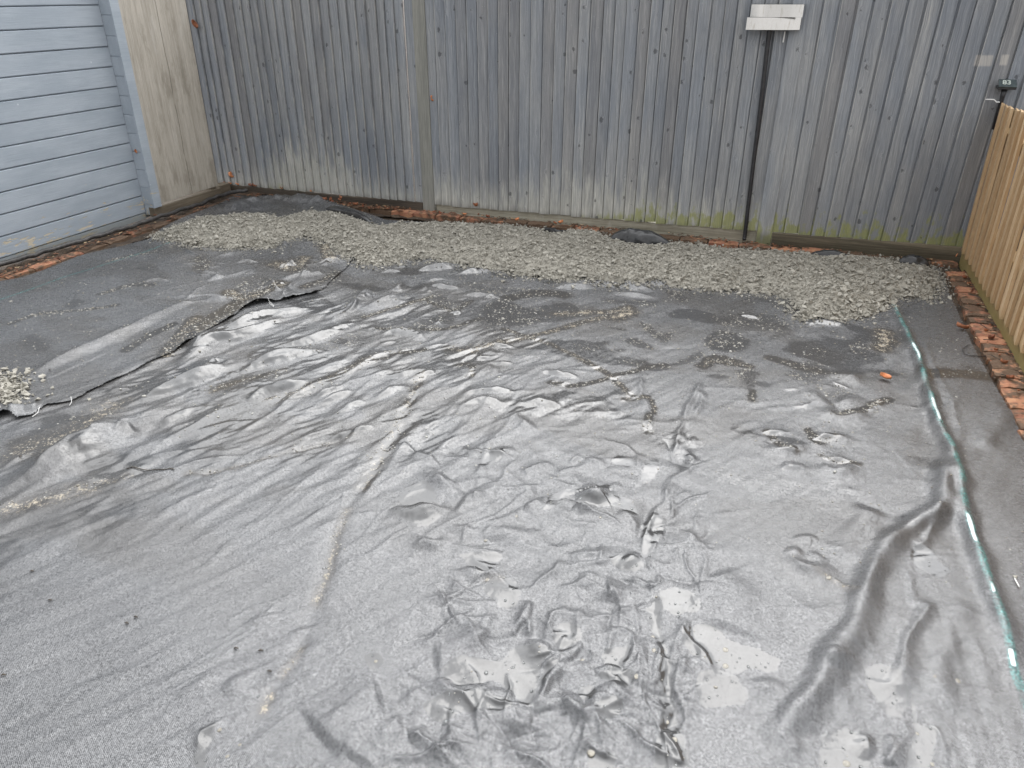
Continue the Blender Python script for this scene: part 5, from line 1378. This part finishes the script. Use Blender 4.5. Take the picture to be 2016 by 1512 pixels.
p = onp(np.array(451.), np.array(346.), 1, YF - .035); leaf(p, .055, M['leaforange'], 'brown leaf caught upright low on the fence near the plywood panel', rot=(0.3, 1.1, 0.4))
p = onp(np.array(848.), np.array(194.), 1, YF - .03); leaf(p, .045, M['leaforange'], 'orange leaf stuck in the gap beside the pale fence post', rot=(0.2, 1.3, 0.2))
p = onp(np.array(381.), np.array(50.), 1, YF - .05); leaf(p, .075, M['leaf'], 'curled brown leaf wedged high between plywood panel and fence', rot=(0.5, 1.0, 0.3))
leaf((-5.215, 4.895, .56), .03, M['leaforange'], 'tiny orange leaf stuck on the shed corner', rot=(0.2, 1.2, 0.1))
for px, py in ((296, 413), (322, 419), (336, 414), (306, 425), (313, 427), (345, 411)):
    leaf(gl(px, py, .03), random.uniform(.02, .04), random.choice(lm), 'brown leaf scrap by the black pipe under the plywood panel', 'leaves under the plywood panel')
p = gl(1742, 746, 0); p[2] = surf(p[0], p[1]) + .008; leaf(p, .055, M['leaforange'], 'bright orange leaf lying alone on the wet sheet', rot=(0.15, 0.1, -0.35), curl=0.35)
p = gl(1893, 646, .012); leaf(p, .065, M['leaf'], 'red leaf on the edge of the sheet beside the orange bricks')
p = gl(1879, 506, .03); leaf(p, .05, M['leaforange'], 'orange leaf in the corner where the two fences meet')
for px, py in ((1906, 560), (1940, 652), (1952, 668), (1960, 690), (1925, 600), (1975, 715), (1948, 640), (1990, 745), (1968, 700), (1912, 575), (1898, 548), (2005, 770)):
    leaf(gl(px, py, .02), random.uniform(.018, .036), random.choice(lm[:2]), 'dead leaf among the soil between orange bricks and orange fence', 'leaves beside the orange fence')
LV = np.array([[-1, -.35, 0], [-.3, -.5, .25], [.5, -.4, .1], [1, 0, .3], [.4, .45, .05], [-.4, .5, .3]]); LF = np.array([[0, 1, 5], [1, 4, 5], [1, 2, 4], [2, 3, 4]])
def litter(n, poly, z, label, smin=.006, smax=.020):
    lo, hi = poly.min(0), poly.max(0)
    q = rng.uniform(lo, hi, (n * 4, 2)); q = q[inpoly(q[:, 0], q[:, 1], poly)]
    q = q[fbm(q[:, 0] * 7, q[:, 1] * 7, 2) > rng.uniform(-.5, .35, len(q))][:n]
    o = scatter('leaf_litter', np.stack([q[:, 0], q[:, 1], z + rng.uniform(0, .012, len(q))], 1), rng.uniform(smin, smax, len(q)), M['litter'], LV, LF, 0.9, smooth=False)
    tag(o, label, 'leaf litter', kind='stuff')
N = NT('mixed_leaf_litter'); lr_ = N.attr('rnd')
N.set(Base_Color=N.mix(N.ramp(lr_, 0.45, 0.95), N.mix(N.ramp(lr_, 0, .5), (0.035, 0.024, 0.016), (0.11, 0.07, 0.042)), N.mix(N.ramp(lr_, .85, 1.0), (0.25, 0.085, 0.04), (0.40, 0.30, 0.18))), Roughness=0.75); M['litter'] = N.m
litter(2600, np.array([(1.065, 5.85), (1.06, 5.6), (1.105, 4.0), (1.15, 2.2), (1.22, 2.2), (1.08, 5.95)]), 0.0, 'broken leaves and stalks between the orange bricks and the orange fence')
litter(170, np.array([(0.95, 5.75), (0.94, 5.0), (1.0, 3.4), (1.12, 2.2), (1.16, 2.2), (1.09, 5.7)]), 0.016, 'leaf crumbs and stalks lying on the orange bricks', .003, .011)
litter(900, np.array([(-5.2, 5.86), (-3.3, 5.84), (-3.3, 5.97), (-5.2, 5.98)]), 0.0, 'dark red leaf litter along the foot of the blue-grey fence boards')
litter(420, np.array([(-3.3, 5.89), (1.0, 5.91), (1.0, 5.98), (-3.3, 5.98)]), -0.004, 'thin leaf litter along the foot of the middle fence boards')
litter(700, np.array([(-5.19, 2.0), (-5.10, 5.0), (-5.12, 5.8), (-5.0, 5.8), (-4.98, 5.0), (-5.02, 2.0)]), 0.006, 'brown leaf crumbs along the black pipe by the shed')
def twig(P, r, label, mat=None, cat='twig', group=None):
    mb = MB(); mb.tube(P, r, 5)
    tag(mb.build('twig' if cat == 'twig' else cat.replace(' ', '_'), mat or M['twig'], None, True), label, cat, group)
def on_sheet(s, dz):
    out = []
    for q in smoothline(upts(s), 4):
        out.append((q[0], q[1], surf(q[0], q[1]) + dz))
    return out
twig(on_sheet("250,923 275,927 310,928 345,932", .004), .0022, 'thin dark straw lying across the left part of the crumpled sheet')
twig(on_sheet("1907,682 1895,690 1898,700 1915,705 1940,703 1955,704", .006), .0022, 'loop of dark wire hanging over the sheet edge by the orange bricks', M['black'], 'wire')
twig(on_sheet("1996,1142 2000,1150 2005,1160", .006), .002, 'pale straw stuck beside the turquoise thread', M['white'])
for s in ("1880,600 1905,612", "1925,640 1950,655", "1935,672 1965,668", "1950,700 1975,712", "1905,580 1930,590", "1970,740 1995,745"):
    twig([(q[0], q[1], .022 + random.uniform(0, .012)) for q in smoothline(upts(s, .02), 3)], .0022, 'thin dead stalk lying on the orange bricks', group='stalks on the orange bricks')
for px, py, a in ((63, 1125, .4), (268, 1217, .1), (250, 1229, .2), (7, 1330, .5), (99, 1183, .3), (513, 1281, .4), (465, 1277, .3), (531, 1325, .2), (42, 902, .3), (100, 735, .3)):
    p = un(float(px), float(py)); z = surf(p[0], p[1])
    d_ = np.array([math.cos(a), math.sin(a), 0]) * .0075
    twig([p * [1, 1, 0] + [0, 0, z + .003] - d_, p * [1, 1, 0] + [0, 0, z + .006], p * [1, 1, 0] + [0, 0, z + .003] + d_], [.001, .0032, .001], 'dark seed husk on the left part of the crumpled sheet', None, 'seed husk', 'seed husks on the sheet')
# frayed threads on the lapped edge
for s in ("141,785 141,792 137,800", "530,600 536,606 540,612", "528,598 534,600 540,608", "80,806 70,816 64,822"):
    twig(on_sheet(s, .006), .0012, 'frayed pale thread hanging from the lapped sheet edge', M['white'], 'thread', 'frayed threads')
